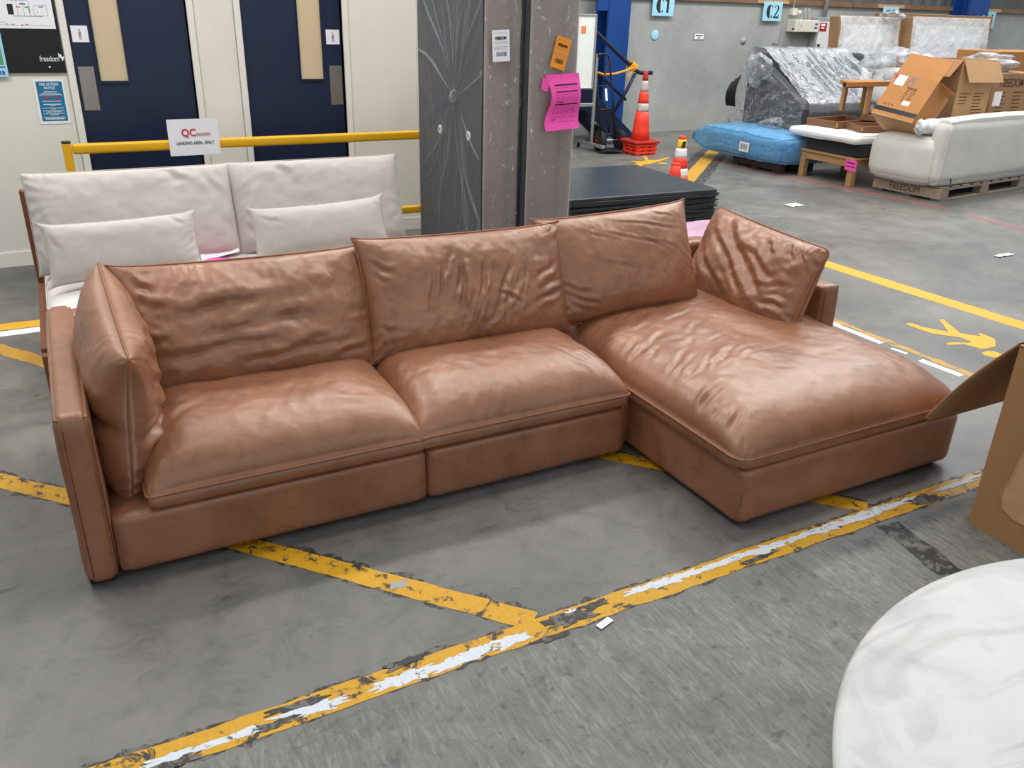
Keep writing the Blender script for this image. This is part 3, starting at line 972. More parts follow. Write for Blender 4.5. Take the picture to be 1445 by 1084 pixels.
for x, y in ((-.10, 2.62), (1.0, 2.64), (1.86, 2.64), (2.08, 1.98), (3.12, 1.98), (-.1, 3.58), (3.12, 3.58), (1.0, 3.58)):
    add('foot', rbox(x - .04, x + .04, y - .04, y + .04, 0, .02, .004, 1), 'plinth', sofa)
add('stitched_seam', tube([(2.012, 1.912, .03), (2.009, 1.909, .12), (2.012, 1.912, .235)], .0016, 6), 'seam', sofa, True)


def seat_fn(lift):
    return lambda V: V


rs = random.Random(4)
cz = 0.298
c1 = pillow(.965, .98, .165, .064, axes((.552, 3.035, cz), (1, 0, 0), (0, 1, 0), (0, 0, 1)), 130, 120, 4.2, .48, .008, .03, .004, 21,
            [(-.8, -.55, -.5, -.35, .02, .004), (.3, -.7, .7, -.8, .02, .003)], [(.02, .0035, .004)], .003, .0035, qb=.07, ps=6.5)
cushion(sofa, 'seat_cushion', 'leather', c1)
c2 = pillow(.945, .98, .165, .064, axes((1.472, 3.035, cz + .004), (1, 0, 0), (0, 1, 0), (0, 0, 1)), 130, 120, 4.2, .48, .008, .03, .004, 22,
            [(.75, -.9, .5, -.5, .015, .004), (.85, -.7, .7, -.4, .012, .004)], [(.06, .0035, .004)], .003, .0035, qb=.07, ps=6.5)
cushion(sofa, 'seat_cushion', 'leather', c2)
crz = []
for k in range(20):
    a, b = rs.uniform(-.95, -.35), rs.uniform(-.55, .35)
    L = rs.uniform(.12, .4)
    an = rs.uniform(.5, 1.0)
    crz.append((a, b, a + L * math.cos(an) * 1.3, b + L * math.sin(an) * .55, rs.uniform(.008, .016), rs.uniform(.003, .0065)))
for k in range(8):
    b = rs.uniform(-.9, .1)
    crz.append((-.97, b, rs.uniform(-.85, -.7), b + .06, .012, .005))
c3 = pillow(1.215, 1.60, .175, .058, axes((2.585, 2.71, cz - .004), (1, 0, 0), (0, 1, 0), (0, 0, 1)), 130, 170, 5.5, .46, .006, .06, .0, 23,
            crz, [(.36, .003, .004), (-.40, .003, .004)], .004, .0035, qb=.07, ps=5.0)
cushion(sofa, 'chaise_cushion', 'leather', c3)

VB = (0, .36, .93)
NB = (0, -.93, .36)


def back(cx, cy, cz_, wd, ht, seed, creases, tilt=0.0, tf=.125, lump=.007, gather=.007):
    U = Vector((math.cos(tilt), 0, math.sin(tilt)))
    n_ = Vector(NB)
    v_ = n_.cross(U)
    return pillow(wd, ht, tf, .09, axes((cx, cy, cz_), U, v_, n_), 170, 110, 2.7, .48, .03, 0, .010, seed, creases, (), gather, lump, sag=.22)


cr1 = [(-.75, .15, .35, .30, .030, .016), (-.5, -.15, .6, .0, .028, .014), (-.8, -.42, .2, -.30, .020, .010), (-.2, -.62, .7, -.50, .016, .009), (-.9, .45, -.6, .25, .02, .009), (-.95, -.1, -.7, -.2, .018, .008), (.55, -.75, .95, -.6, .014, .008), (-.9, .8, -.75, .55, .016, .010), (.1, -.45, .62, -.42, .018, .008), (-.35, .05, .2, .12, .02, .008)]
cushion(sofa, 'back_cushion', 'leather', back(.572, 3.185, .615, .955, .50, 31, cr1, -.012))
cr2 = []
for k in range(11):
    a = -.42 + k * .095 + rs.uniform(-.04, .04)
    b = rs.uniform(.1, .7)
    L = rs.uniform(.35, .85)
    cr2.append((a, b, a - rs.uniform(.05, .22), b - L, rs.uniform(.006, .011), rs.uniform(.006, .012)))
cr2 += [(-.12, .55, -.18, -.35, .012, .016), (.12, .5, -.02, -.2, .011, .014), (.35, .35, .12, -.45, .012, .014), (.18, -.1, .4, -.35, .010, .010)]
cr2 += [(.9, .3, .55, .0, .014, .008), (.95, .0, .6, -.15, .014, .008), (.9, -.2, .5, -.4, .014, .007), (-.95, .6, -.75, .35, .013, .006), (-.95, .4, -.8, .2, .012, .006), (-.95, -.5, -.8, -.55, .012, .006), (.2, -.3, .0, -.75, .014, .008), (.45, .1, .15, -.45, .013, .008)]
cushion(sofa, 'back_cushion', 'leather', back(1.487, 3.155, .638, .955, .50, 32, cr2, -.012, .115))
cr3 = [(-.3, .6, .6, .15, .008, .004), (-.1, .8, .8, .45, .008, .0035), (-.6, .2, .1, -.2, .010, .003), (-.95, -.2, -.6, -.5, .014, .007), (-.95, -.35, -.5, -.75, .014, .007), (-.9, -.55, -.45, -.92, .013, .006), (.1, .5, .55, .05, .007, .003), (-.5, .65, -.1, .4, .008, .003), (.4, .9, .75, .7, .008, .003)]
cushion(sofa, 'back_cushion', 'leather', back(2.305, 3.195, .655, .85, .50, 33, cr3, .035, .115, .005))
# cushion against the right arm
crr = [(-.75, .6, .35, -.55, .020, .013), (-.55, .85, .55, -.35, .024, .013), (-.85, .1, .1, -.8, .018, .009), (-.15, .55, .6, .05, .018, .009), (.25, .75, .45, .5, .014, .008), (.55, .85, .7, .6, .013, .008), (.95, -.35, .55, -.45, .016, .012), (.92, -.15, .6, -.25, .014, .008), (-.9, -.2, -.55, -.55, .014, .006), (.4, -.2, .9, .1, .014, .006), (.75, .8, .95, .45, .012, .007)]
U = Vector((-.02, -1, -.05)).normalized()
Nn = Vector((-.95, .02, .31)).normalized()
cushion(sofa, 'side_cushion', 'leather', pillow(.785, .455, .115, .10, axes((2.955, 2.985, .600), U, Nn.cross(U), Nn), 130, 90, 3.6, .43, .025, .035, 0, 41, crr, (), .008, .009, sag=.2))
# cushion slumped against the left arm, its short edge to the front
U = Vector((-.03, 1, .17)).normalized()
Nn = Vector((1, .03, -.10)).normalized()
crl = [(-.98, .05, -.55, .10, .012, .014), (-.98, -.12, -.5, -.02, .012, .014), (-.97, -.3, -.6, -.2, .011, .012), (-.8, .55, -.35, .15, .016, .012), (-.2, .6, .25, .1, .018, .010), (-.9, .2, -.4, -.05, .018, .012), (-.95, -.05, -.3, -.15, .016, .010), (-.9, -.25, -.2, -.3, .016, .010), (-.95, -.5, -.4, -.55, .014, .008), (-.6, .7, -.2, .35, .02, .010), (.1, .5, .3, -.4, .022, .010), (-.3, .8, .2, .5, .018, .008), (-.95, -.75, -.5, -.8, .012, .007)]


def slump(V):
    V = V.copy()
    b = np.clip(-V[:, 0] / .35, 0, 1)
    V[:, 2] *= 1 + .10 * b * np.cos(V[:, 1] * 7)
    k = np.exp(-((V[:, 1] + .01 + .02 * np.sin(V[:, 2] * 20)) / .03) ** 2) * b
    V[:, 2] *= 1 - .30 * k
    V[:, 0] += .018 * np.sin(V[:, 1] * 13) * b
    return V


cushion(sofa, 'side_cushion', 'leather', pillow(.70, .58, .130, .115, axes((.045, 2.985, .535), U, Nn.cross(U), Nn), 120, 100, 3.2, .43, .035, .03, .004, 42, crl, (), .012, .010, fn=slump, sag=.10))

# ------------------------------------------------------------------ pale outdoor sofa behind it
gs = thing('outdoor_sofa', 'pale grey two seat sofa with a reddish timber tray behind the leather sofa', 'sofa', (.8, 4.6, 0))
for x in (-.215, 1.80):
    for y in (4.05, 5.18):
        add('leg', rbox(x, x + .045, y, y + .05, 0, .27 if y < 5 else .80, .005, 1), 'teak', gs)
    add('side_rail', rbox(x, x + .045, 4.10, 5.18, .20, .29, .005, 1), 'teak', gs)
for y in (4.055, 5.185):
    add('seat_rail', rbox(-.17, 1.80, y, y + .04, .20, .29, .005, 1), 'teak', gs)
for k in range(4):
    add('back_slat', rbox(-.17, 1.80, 5.185, 5.21, .40 + k * .11, .46 + k * .11, .004, 1), 'teak', gs)
for k in range(10):
    add('seat_slat', rbox(-.17, 1.80, 4.12 + k * .105, 4.19 + k * .105, .26, .282, .003, 1), 'teak', gs)
cushion(gs, 'seat_cushion', 'seat_white', pillow(1.98, 1.02, .075, .06, axes((.82, 4.62, .345), (1, 0, 0), (0, 1, 0), (0, 0, 1)), 60, 40, 8, .35, .003, .03, 0, 51, (), (), .002, .003), True, .003, 'seat_white')
U, V_, N_ = (1, 0, 0), (0, .30, .954), (0, -.954, .30)
cw = [(.3, .95, .55, .6, .02, .012), (.45, .95, .35, .55, .025, .008), (.7, .8, .9, .2, .02, .007), (.85, -.2, .98, -.6, .02, .008), (-.95, .2, -.8, -.3, .02, .006)]
cushion(gs, 'back_cushion', 'grey_cushion', pillow(1.035, .52, .10, .07, axes((.335, 4.985, .655), U, V_, N_), 80, 50, 4.5, .40, .008, 0, .006, 52, cw, (), .006, .007, sag=.2), True, .0025, 'grey_cushion')
cw = [(-.5, .95, -.3, .5, .022, .010), (-.35, .9, -.42, .3, .03, .008), (-.95, -.4, -.7, -.6, .02, .01), (-.8, .5, -.95, -.1, .02, .006)]
cushion(gs, 'back_cushion', 'grey_cushion', pillow(1.02, .52, .10, .07, axes((1.352, 4.985, .658), U, V_, N_), 80, 50, 4.5, .40, .008, 0, .006, 53, cw, (), .006, .007, sag=.2), True, .0025, 'grey_cushion')
V2, N2 = (0, .42, .91), (0, -.91, .42)
t_ = .012
o = cushion(None, 'lumbar_pillow', 'grey_cushion', pillow(.72, .30, .085, .07, axes((.225, 4.60, .590), (1, 0, .02), V2, N2), 70, 40, 2.8, .48, .04, 0, .02, 54, [(.6, .9, .85, .5, .012, .006), (.9, .2, .98, -.3, .012, .006), (-.95, .6, -.85, .1, .012, .006)], (), .006, .004), True, .0022, 'grey_cushion',
            label='grey lumbar pillow, left one on the pale sofa', )
tag(o, None, 'pillow', 'lumbar pillows on the pale sofa')
o = cushion(None, 'lumbar_pillow', 'grey_cushion', pillow(.76, .29, .085, .07, axes((1.245, 4.60, .600), (1, 0, .03), V2, N2), 70, 40, 2.8, .48, .045, 0, .02, 55, [(-.9, .6, -.6, .3, .012, .006), (.85, .8, .98, .2, .012, .006)], (), .006, .004), True, .0022, 'grey_cushion',
            label='grey lumbar pillow, right one on the pale sofa nearest the wrapped column')
tag(o, None, 'pillow', 'lumbar pillows on the pale sofa')
pt = thing('seat_tag', 'bright pink paper tag lying on the pale sofa seat', 'tag', (.72, 4.75, .42))
add('sheet', grid(lambda u, v: np.stack([.60 + u * .23, 4.62 + v * .17 + u * .06, .424 + .030 * (1 - v) * u + .012 * np.sin(u * 5) * v], 1), 10, 6), 'pink', pt, True)
add('white_edge', grid(lambda u, v: np.stack([.61 + u * .22, 4.79 + v * .05 + u * .06, .426 + .02 * u + .03 * v], 1), 8, 3), 'white_paper', pt, True)
add('print_line', join(*[grid(lambda u, v, q=q: np.stack([.63 + u * .17, 4.655 + q + v * .008 + u * .06, .4258 + .030 * (1 - (.035 + q) / .17) * (u * .74 + .13) + .012 * np.sin((u * .74 + .13) * 5) * (.035 + q) / .17], 1), 8, 2) for q in (0.0, .04, .07)]), 'ink', pt)

# ------------------------------------------------------------------ yellow barrier with its sign
br = thing('barrier_rail', 'yellow steel barrier rail in front of the blue doors', 'barrier', (1.4, 6.0, 0))
add('post', rbox(.035, .085, 5.96, 6.02, 0, .925, .006, 2), 'yellow_rail', br)
add('post_cap', rbox(.033, .087, 5.958, 6.022, .925, .934, .003, 1), 'black_plastic', br)
add('top_rail', rbox(.088, 2.9, 5.955, 6.015, .858, .918, .014, 3), 'yellow_rail', br, True)
add('mid_rail', rbox(.088, 2.9, 5.960, 6.010, .312, .366, .012, 3), 'yellow_rail', br, True)
add('post', rbox(2.9, 2.95, 5.96, 6.02, 0, .925, .006, 2), 'yellow_rail', br)
add('foot_plate', rbox(-.02, .14, 5.91, 6.07, 0, .01, .002, 1), 'yellow_rail', br)
qs = thing('area_sign', 'white paper sign with red and black lettering taped to the yellow rail', 'sign', (.81, 5.95, .82))
mq = axes((.81, 5.948, .937), (1, 0, 0), (0, .02, 1), (0, -1, .02))
add('sheet', xf(grid(lambda u, v: np.stack([(u - .5) * .315, (v - .5) * .228, .003 + .0015 * np.sin(u * 3) * (1 - v) + .001 * np.cos(v * 5)], 1), 14, 10), mq), 'white_paper', qs, True)
add('red_letters', join(xf(text_geo('QC', .066, .088, .0006), mq @ TR((-.030, .028, .0060))), xf(text_geo('GOODS', .026, .086, .0), mq @ TR((.060, .017, .0060)))), 'red_ink', qs)
add('black_letters', xf(text_geo('LANDING AREA, ONLY', .028, .235, .0), mq @ TR((.003, -.036, .0060))), 'ink', qs)


# ------------------------------------------------------------------ wrapped sofa sections standing on end
def wrapped_section(x0, x1, y0, y1, label, discs, seed, h=2.25):
    t = thing('wrapped_sofa_section', label, 'furniture', ((x0 + x1) / 2, (y0 + y1) / 2, 0), 0, 'wrapped sofa sections standing on end')
    add('upholstered_body', gridbox(x0 + .005, x1, y0, y1, 0, h, .02, .12, .003, 3, seed), 'taupe', t, True)
    add('dust_cloth', rbox(x0, x0 + .012, y0 + .012, y1 - .004, .004, h - .004, .003, 1), 'cambric', t)
    for (yy, zz) in discs:
        dsc = add('foot_socket', xf(lathe([(.030, 0), (.032, .004), (.028, .007), (.010, .007), (.008, .004)], 20), axes((x0, yy, zz), (0, 1, 0), (0, 0, 1), (-1, 0, 0))), 'white_paper', t, True)
        add('screw_hole', xf(lathe([(.008, 0), (.008, .0075)], 10), axes((x0, yy, zz), (0, 1, 0), (0, 0, 1), (-1, 0, 0))), 'ink', dsc)
    # clear film: front and left faces with crumples, gathered where it is tied

    def crump(a, b, cfn, nu, nv, sd, knot=None):
        def fn(u, v):
            p = cfn(u, v)
            q = np.stack([u * a * 1.0, v * b, u * 0 + sd], 1)
            d = .005 * fbm(q, 3, sd, 2)
            if knot is not None:
                ku, kv = knot
                ang = np.arctan2((v - kv) * b, (u - ku) * a)
                r = np.hypot((u - ku) * a, (v - kv) * b)
                d = d + .02 * np.exp(-(r / .05) ** 2)
                for a0, wa, dd in ((1.25, .024, .020), (1.6, .018, .022), (1.85, .022, .016), (2.15, .024, .020), (.85, .06, .010), (-1.2, .022, .018), (-1.5, .03, .020), (-1.85, .022, .022), (-2.3, .07, .010), (-.8, .06, .009), (.2, .08, .008), (2.8, .08, .008), (-2.8, .08, .008)):
                    d = d + .5 * dd * np.exp(-((ang - a0 - .05 * np.sin(r * 9 + a0)) / wa) ** 2) * np.exp(-r / .7) * np.minimum(1, r / .04)
            return p, d + .008
        return fn

    def front(u, v):
        p, d = crump(x1 - x0, h, lambda u, v: np.stack([x0 + u * (x1 - x0), np.full_like(u, y0), v * h], 1), 0, 0, seed)(u, v)
        p[:, 1] -= d
        return p

    def left(u, v):
        p, d = crump(y1 - y0, h, lambda u, v: np.stack([np.full_like(u, x0), y0 + (1 - u) * (y1 - y0), v * h], 1), 0, 0, seed + 1, (.62, .545))(u, v)
        p[:, 0] -= d
        return p

    add('film_front', grid(front, 50, 260), 'film', t, True)
    if seed == 61:
        add('film_side', grid(left, 200, 340), 'film_dark', t, True)
        ky, kz = y1 - .62 * (y1 - y0), .545 * h
        cre = []
        for k in range(30):
            up_ = k % 2 == 0
            a = rng.normal(math.pi / 2 if up_ else -math.pi / 2, .62 if up_ else .55)
            L = rng.uniform(.25, 1.15)
            r0 = rng.uniform(.0, .35)
            n_ = 12
            pts = []
            for i_ in range(n_):
                r_ = r0 + L * i_ / (n_ - 1)
                aa = a + .10 * math.sin(r_ * 5 + k)
                yy, zz = ky + r_ * math.cos(aa), kz + r_ * math.sin(aa)
                pts.append((x0 - .010, min(max(yy, y0 + .01), y1 - .01), min(max(zz, .02), h - .02)))
            wd_ = rng.uniform(.003, .014)
            cre.append(tube(pts, [max(.0008, wd_ * math.sin(math.pi * (i_ + .3) / n_)) for i_ in range(n_)], 6))
        add('film_crease_glints', join(*cre), 'film_crease', t, True, kind='stuff')  # pale tubes along the folds, standing in for glints on the film
        add('film_knot', bunch((x0 - .016, ky, kz), .024, 3, 1.5), 'film_heavy', t, True)
    add('tape_strip', grid(lambda u, v: np.stack([x0 + (.62 + u * .13 + .02 * np.sin(v * 5)) * (x1 - x0), y0 - .0195 - .002 * np.sin(v * 40), v * h], 1), 3, 60), 'tape_clear', t, True)
    return t


wrapped_section(2.375, 2.637, 4.86, 5.92, 'plastic wrapped taupe sofa section on end, left one, with charcoal base facing left', [(5.52, .985), (5.06, 1.0)], 61)
wrapped_section(2.657, 3.01, 4.80, 5.92, 'plastic wrapped taupe sofa section on end, right one, carrying the pink sheet', [(5.5, .98)], 71)


def label_card(name, label, ctr, wd, ht, rot, mat, cat='label'):
    t = thing(name, label, cat, ctr)
    m = axes(ctr, (math.cos(rot), 0, math.sin(rot)), (-math.sin(rot), 0, math.cos(rot)), (0, -1, 0))
    add('card', xf(box(-wd / 2, wd / 2, -ht / 2, ht / 2, 0, .0012), m), mat, t)
    add('heading', xf(text_geo('FREEDOM', wd * .19, wd * .62, .0008), m @ TR((0, ht * .24, .0022))), 'ink', t)
    q = []
    for yy, hh in ((.40, .006), (.12, .010), (.06, .006), (-.03, .010), (-.08, .006), (-.12, .006)):
        x = -.40
        while x < .40:
            L = random.uniform(.05, .16)
            q.append((x * wd, min(x + L, .40) * wd, yy * ht - hh * ht, yy * ht + hh * ht))
            x += L + .03
    add('print_lines', xf(quads(q, .0016), m), 'grey_ink', t)
    q = []
    x = -.28
    while x < .30:
        L = random.choice((.012, .02, .035))
        q.append((x * wd, (x + L) * wd, -.33 * ht, -.19 * ht))
        x += L + random.choice((.012, .02))
    add('barcode', xf(quads(q, .0016), m), 'ink', t)
    return t


label_card('carton_label', 'white printed label on the left wrapped sofa section', (2.478, 4.832, 1.552), .118, .178, .055, 'white_paper')
label_card('carton_label', 'orange printed label stuck aslant on the right wrapped sofa section', (2.865, 4.772, 1.515), .108, .185, -.26, 'orange_paper')
ps = thing('job_sheet', 'crinkled bright pink form taped to the right wrapped sofa section', 'sheet', (2.88, 4.77, 1.2))


def sheet_fn(u, v):
    x = (u - .5) * .235 + .022 * np.sin((1 - v) * 6.0 - .6) * (1 - u * .8) + .012 * (1 - v)
    z = (v - .5) * .335 + .012 * u
    return np.stack([2.885 + x, 4.762 - .018 * (1 - np.cos((1 - v) * 8)) * .5 - .012 * (1 - v) - .004 * np.sin(u * 4), 1.222 + z], 1)


add('sheet', grid(sheet_fn, 16, 24), 'pink', ps, True)


def on_sheet(u0, u1, v0, v1, e=.0015):
    g = grid(lambda u, v: sheet_fn(u0 + u * (u1 - u0), v0 + v * (v1 - v0)) - np.array([0, e, 0]), 8, 4)
    return g


add('ruled_bar', join(on_sheet(.16, .90, .80, .825), on_sheet(.16, .90, .685, .705), on_sheet(.16, .90, .455, .478)), 'ink', ps)
q = []
for vv in (.76, .64, .60, .565, .53, .40, .375, .35, .325, .30, .245, .215, .15):
    u = .15
    while u < .85:
        L = random.uniform(.04, .2)
        q.append(on_sheet(u, min(u + L, .9), vv, vv + .006))
        u += L + .05
q.append(on_sheet(.2, .4, .50, .525))
q.append(on_sheet(.18, .3, .185, .20))
add('print_lines', join(*q), pm('dark_pink_ink', S(170, 40, 110), 0.7), ps)
tag(add('swing_tag', grid(lambda u, v: np.stack([2.742 + u * .042 - .01 * (1 - v), 4.766 - .01 * u, 1.305 + v * .07 - .015 * u], 1), 5, 5), 'pink', None, True), 'small pink swing tag beside the pink form', 'tag')

# ------------------------------------------------------------------ low black wrapped stack and mauve ottoman behind the sofa
st = thing('wrapped_board_stack', 'low stack of boards wrapped in black stretch film behind the leather sofa', 'stack', (4.1, 6.1, 0), -.04)
z = .03
k = 0
while z < .40:
    th = .040
    j = random.uniform(-.006, .006)
    add('board', rbox(-.85 + j, .80 + j, -.62 + j, .62 + j, z, z + th - .004, .008, 1), 'black_wrap', st, False, True)
    z += th
    k += 1
for y in (-.55, 0, .55):
    add('bearer', box(-.8, .78, y - .05, y + .05, 0, .03), 'pallet_dark', st, local=True)
add('top_sheet', grid(lambda u, v: np.stack([-.865 + u * 1.675, -.635 + v * 1.27, .405 + .010 * fbm(np.stack([u * 2, v * 2, u * 0], 1), 2.5, 3, 3) * np.minimum(1, 8 * np.minimum(np.minimum(u, 1 - u), np.minimum(v, 1 - v)))
      + .006 * np.abs(vnoise(np.stack([u * 3, v * 1.2, u * 0 + 4], 1), 4, 8)) - .035 * (np.minimum(np.minimum(u, 1 - u), np.minimum(v, 1 - v)) < .004)], 1), 70, 60), 'black_sheet', st, True, True)
sk = []
for k in range(26):
    zz = .02 + k * .0148
    a = random.uniform(-.012, .012)
    sk.append(tube([(-.862, -.628, zz), (-.3, -.632, zz + a), (.3, -.632, zz - a), (.812, -.628, zz + a), (.814, 0, zz), (.812, .628, zz)], random.uniform(.002, .005), 5))
tag(add('stretch_ridges', join(*sk), 'black_wrap', st, True, True), kind='stuff')
vp_ = thing('velvet_ottoman', 'mauve crushed velvet ottoman peeping out behind the sofa corner', 'ottoman', (3.78, 4.2, 0))
add('body', gridbox(3.45, 4.10, 3.88, 4.55, .02, .44, .07, .04, .008, 7, 5, .01), 'pink_rug', vp_, True)
for x, y in ((3.52, 3.95), (4.03, 3.95), (3.52, 4.48), (4.03, 4.48)):
    add('foot', rbox(x - .025, x + .025, y - .025, y + .025, 0, .022, .003, 1), 'plinth', vp_)
for k in range(6):
    add('button', lathe([(.0005, .012), (.012, .008), (.014, 0)][::-1], 10, (3.55 + k * .09, 3.905 + .0 * k, .438)), 'ink', vp_, True)

# ------------------------------------------------------------------ stairs, column, whiteboard, hand truck, cones on the left of the far wall
col_ = struct('column_1', join(box(7.42, 7.80, 11.06, 11.10, 0, 4.2), box(7.42, 7.80, 11.36, 11.395, 0, 4.2), box(7.595, 7.625, 11.10, 11.36, 0, 4.2)), 'blue_steel')
add('bracket', join(box(7.22, 7.42, 11.05, 11.12, 1.96, 1.985), box(7.22, 7.24, 11.05, 11.12, 1.78, 2.3), box(7.24, 7.42, 11.07, 11.085, 1.78, 2.3)), 'blue_steel', col_)
struct('column_2', join(box(15.35, 15.9, 11.0, 11.05, 1.9, 4.2), box(15.35, 15.9, 11.34, 11.39, 0, 4.2), box(15.60, 15.65, 11.05, 11.34, 0, 4.2)), 'blue_steel')

stt = thing('steel_stair', 'dark blue steel stair with a sloping handrail behind the whiteboard', 'stairs', (6.7, 10.7, 0))
sx0, sz0, sx1, sz1 = 5.6, 1.56, 7.52, .04
for y in (10.40, 11.0):
    add('stringer', xf(prism([(sx0, sz0 + .14), (sx0, sz0 - .20), (sx1 - .22, 0), (sx1, 0), (sx1, .16)], 0, .02), Matrix(((1, 0, 0, 0), (0, 0, -1, y + .02), (0, 1, 0, 0), (0, 0, 0, 1)))), 'navy_steel', stt)
for k in range(7):
    f = (k + .5) / 7.5
    x, z = sx1 - .08 - f * (sx1 - sx0), .12 + f * (sz0 - .1)
    add('tread', rbox(x - .14, x + .12, 10.42, 11.0, z, z + .03, .004, 1), 'conduit' if k % 2 == 0 else 'navy_steel', stt)
add('handrail', tube([(5.9, 10.39, 2.12), (6.3, 10.39, 1.83), (7.0, 10.39, 1.355), (7.46, 10.39, 1.035), (7.53, 10.39, .995), (7.60, 10.39, .98), (7.78, 10.39, .98)], .030, 10), 'navy_steel', stt, True)
add('mid_rail', tube([(6.0, 10.39, 1.55), (6.75, 10.39, 1.05), (7.36, 10.39, .62)], .022, 8), 'navy_steel', stt, True)
add('rail_post', tube([(7.49, 10.39, .97), (7.36, 10.39, .74), (7.16, 10.40, .42)], .025, 8), 'navy_steel', stt, True)
add('rail_post', tube([(6.25, 10.39, 1.84), (6.25, 10.40, 1.1)], .025, 8), 'navy_steel', stt, True)
rp = tag(add('yellow_rope', join(tube([(6.55, 10.33, 1.12), (6.66, 10.33, 1.07), (6.78, 10.33, 1.00), (6.92, 10.33, .965), (7.10, 10.33, .975), (7.26, 10.33, 1.01), (7.40, 10.33, 1.05)], .016, 8),
                          *[tube([(7.40 + .022 * k + .035 * math.cos(t), 10.39 + .05 * math.sin(t), 1.09 - .015 * k + .04 * math.cos(t)) for t in np.linspace(0, 2 * math.pi, 14, endpoint=False)], .013, 6, True) for k in range(4)],
                          tube([(7.40, 10.34, 1.02), (7.34, 10.33, .95), (7.30, 10.33, .88)], .010, 6)), 'rope', None, True), 'yellow rope knotted round the blue stair handrail', 'rope')

wb = thing('whiteboard_stand', 'white mobile whiteboard on an aluminium stand beside the right wrapped section', 'whiteboard', (6.2, 10.0, 0))
add('board', rbox(5.3, 6.50, 9.98, 10.0, .83, 1.71, .004, 1), 'whiteboard', wb)
for a in ((5.28, 5.31, .82, 1.72), (6.49, 6.52, .82, 1.72), (5.28, 6.52, .81, .835), (5.28, 6.52, 1.705, 1.73)):
    add('board_frame', rbox(a[0], a[1], 9.97, 10.01, a[2], a[3], .004, 1), 'alu', wb)
for x in (5.25, 6.54):
    add('upright', rbox(x, x + .035, 9.97, 10.01, .09, 1.74 if x < 6 else 1.25, .006, 1), 'alu', wb)
    ft = add('foot_bar', rbox(x - .005, x + .04, 9.68, 10.36, .065, .11, .008, 2), 'alu', wb)
    for y in (9.72, 10.32):
        add('castor', join(cyl((x + .005, y, .028), (x + .03, y, .028), .028, 14), box(x + .002, x + .033, y - .012, y + .012, .028, .068)), 'rubber', ft)
add('cross_bar', rbox(5.28, 6.54, 9.975, 10.005, .585, .63, .005, 1), 'alu', wb)
add('clamp_knob', cyl((6.56, 9.97, 1.24), (6.60, 9.97, 1.24), .028, 12), 'black_plastic', wb)
tag(add('orange_note', box(6.285, 6.355, 9.975, 9.979, 1.50, 1.585), 'orange_ink'), 'small orange note on the whiteboard', 'note')

ht = thing('hand_truck', 'black two wheeled hand truck with red hubs in front of the stair', 'hand truck', (6.72, 9.8, 0))
TX = lambda x, l: (x, 9.66 + .28 * l, .16 + l * 1.10)       # leaning frame
add('side_frame', tube([TX(6.56, 0), TX(6.565, .5), TX(6.565, .92), (6.59, TX(0, .97)[1], TX(0, .97)[2]), (6.63, TX(0, .985)[1], TX(0, .985)[2]), (6.72, TX(0, .985)[1], TX(0, .985)[2]), (6.77, TX(0, .97)[1], TX(0, .97)[2]), TX(6.79, .92), TX(6.80, .5), TX(6.80, 0)], .014, 8), 'black_steel', ht, True)
for l in (.06, .35, .62):
    add('cross_bar', tube([TX(6.565, l), TX(6.795, l)], .011, 8), 'black_steel', ht, True)
add('centre_bar', tube([TX(6.70, .06), TX(6.70, .35), TX(6.70, .40)], .009, 8), 'black_steel', ht, True)
add('brace', tube([TX(6.79, .93), TX(6.68, .72), TX(6.68, .62)], .011, 8), 'black_steel', ht, True)
add('white_label', xf(box(-.016, .016, 0, .16, 0, .004), axes(TX(6.70, .45), (1, 0, 0), (0, .25, .97), (0, -.97, .25))), 'white_paper', ht)
add('brace', tube([TX(6.80, .25), (6.86, 9.74, .15)], .010, 8), 'black_steel', ht, True)
add('brace', tube([TX(6.56, .25), (6.60, 9.74, .15)], .010, 8), 'black_steel', ht, True)
add('toe_plate', rbox(6.52, 6.80, 9.42, 9.66, .04, .05, .003, 1), 'black_steel', ht)
add('axle', cyl((6.55, 9.75, .135), (6.98, 9.75, .135), .012, 10), 'alu', ht)
for x in (6.60, 6.94):
    prof = [(.06, -.045), (.10, -.05), (.128, -.036), (.136, 0), (.128, .036), (.10, .05), (.06, .045)]
    wl = add('wheel', xf(lathe(prof, 28), axes((x, 9.75, .136), (0, 1, 0), (0, 0, 1), (1, 0, 0))), 'rubber', ht, True)
    add('hub', xf(lathe([(.012, -.052), (.02, -.05), (.03, -.040), (.066, -.046), (.070, -.03), (.07, .03), (.03, .045), (.012, .05)], 20), axes((x, 9.75, .136), (0, 1, 0), (0, 0, 1), (1, 0, 0))), 'wheel_red', wl, True)

ht.location.x += .06
ht.location.y += .20
# stacked cone bases with the tall cone on top
for k in range(4):
    z0 = .002 + k * .048
    sw = 0 if k % 2 == 0 else .012
    vv = join(rbox(6.90 + sw, 7.24 + sw, 9.40, 9.74, z0 + .014, z0 + .044, .008, 2), *[rbox(6.905 + sw + i * .115, 6.985 + sw + i * .115, 9.405 + j * .13, 9.475 + j * .13, z0, z0 + .016, .004, 1) for i in range(3) for j in range(3)])
    if k < 3:
        tag(add('cone_base_pad', vv, 'cone_red'), 'bright orange cone base pad, %s of the pile under the tall cone' % ('lowest', 'second', 'topmost')[k], 'base pad', 'stacked orange cone base pads')
tc_ = thing('traffic_cone', 'tall orange traffic cone with worn white bands by the concrete wall', 'cone', (7.07, 9.57, .15))
zc = .15
add('base', rbox(6.87, 7.27, 9.38, 9.77, zc, zc + .035, .012, 2), 'cone_dark', tc_)
H0 = zc + .035


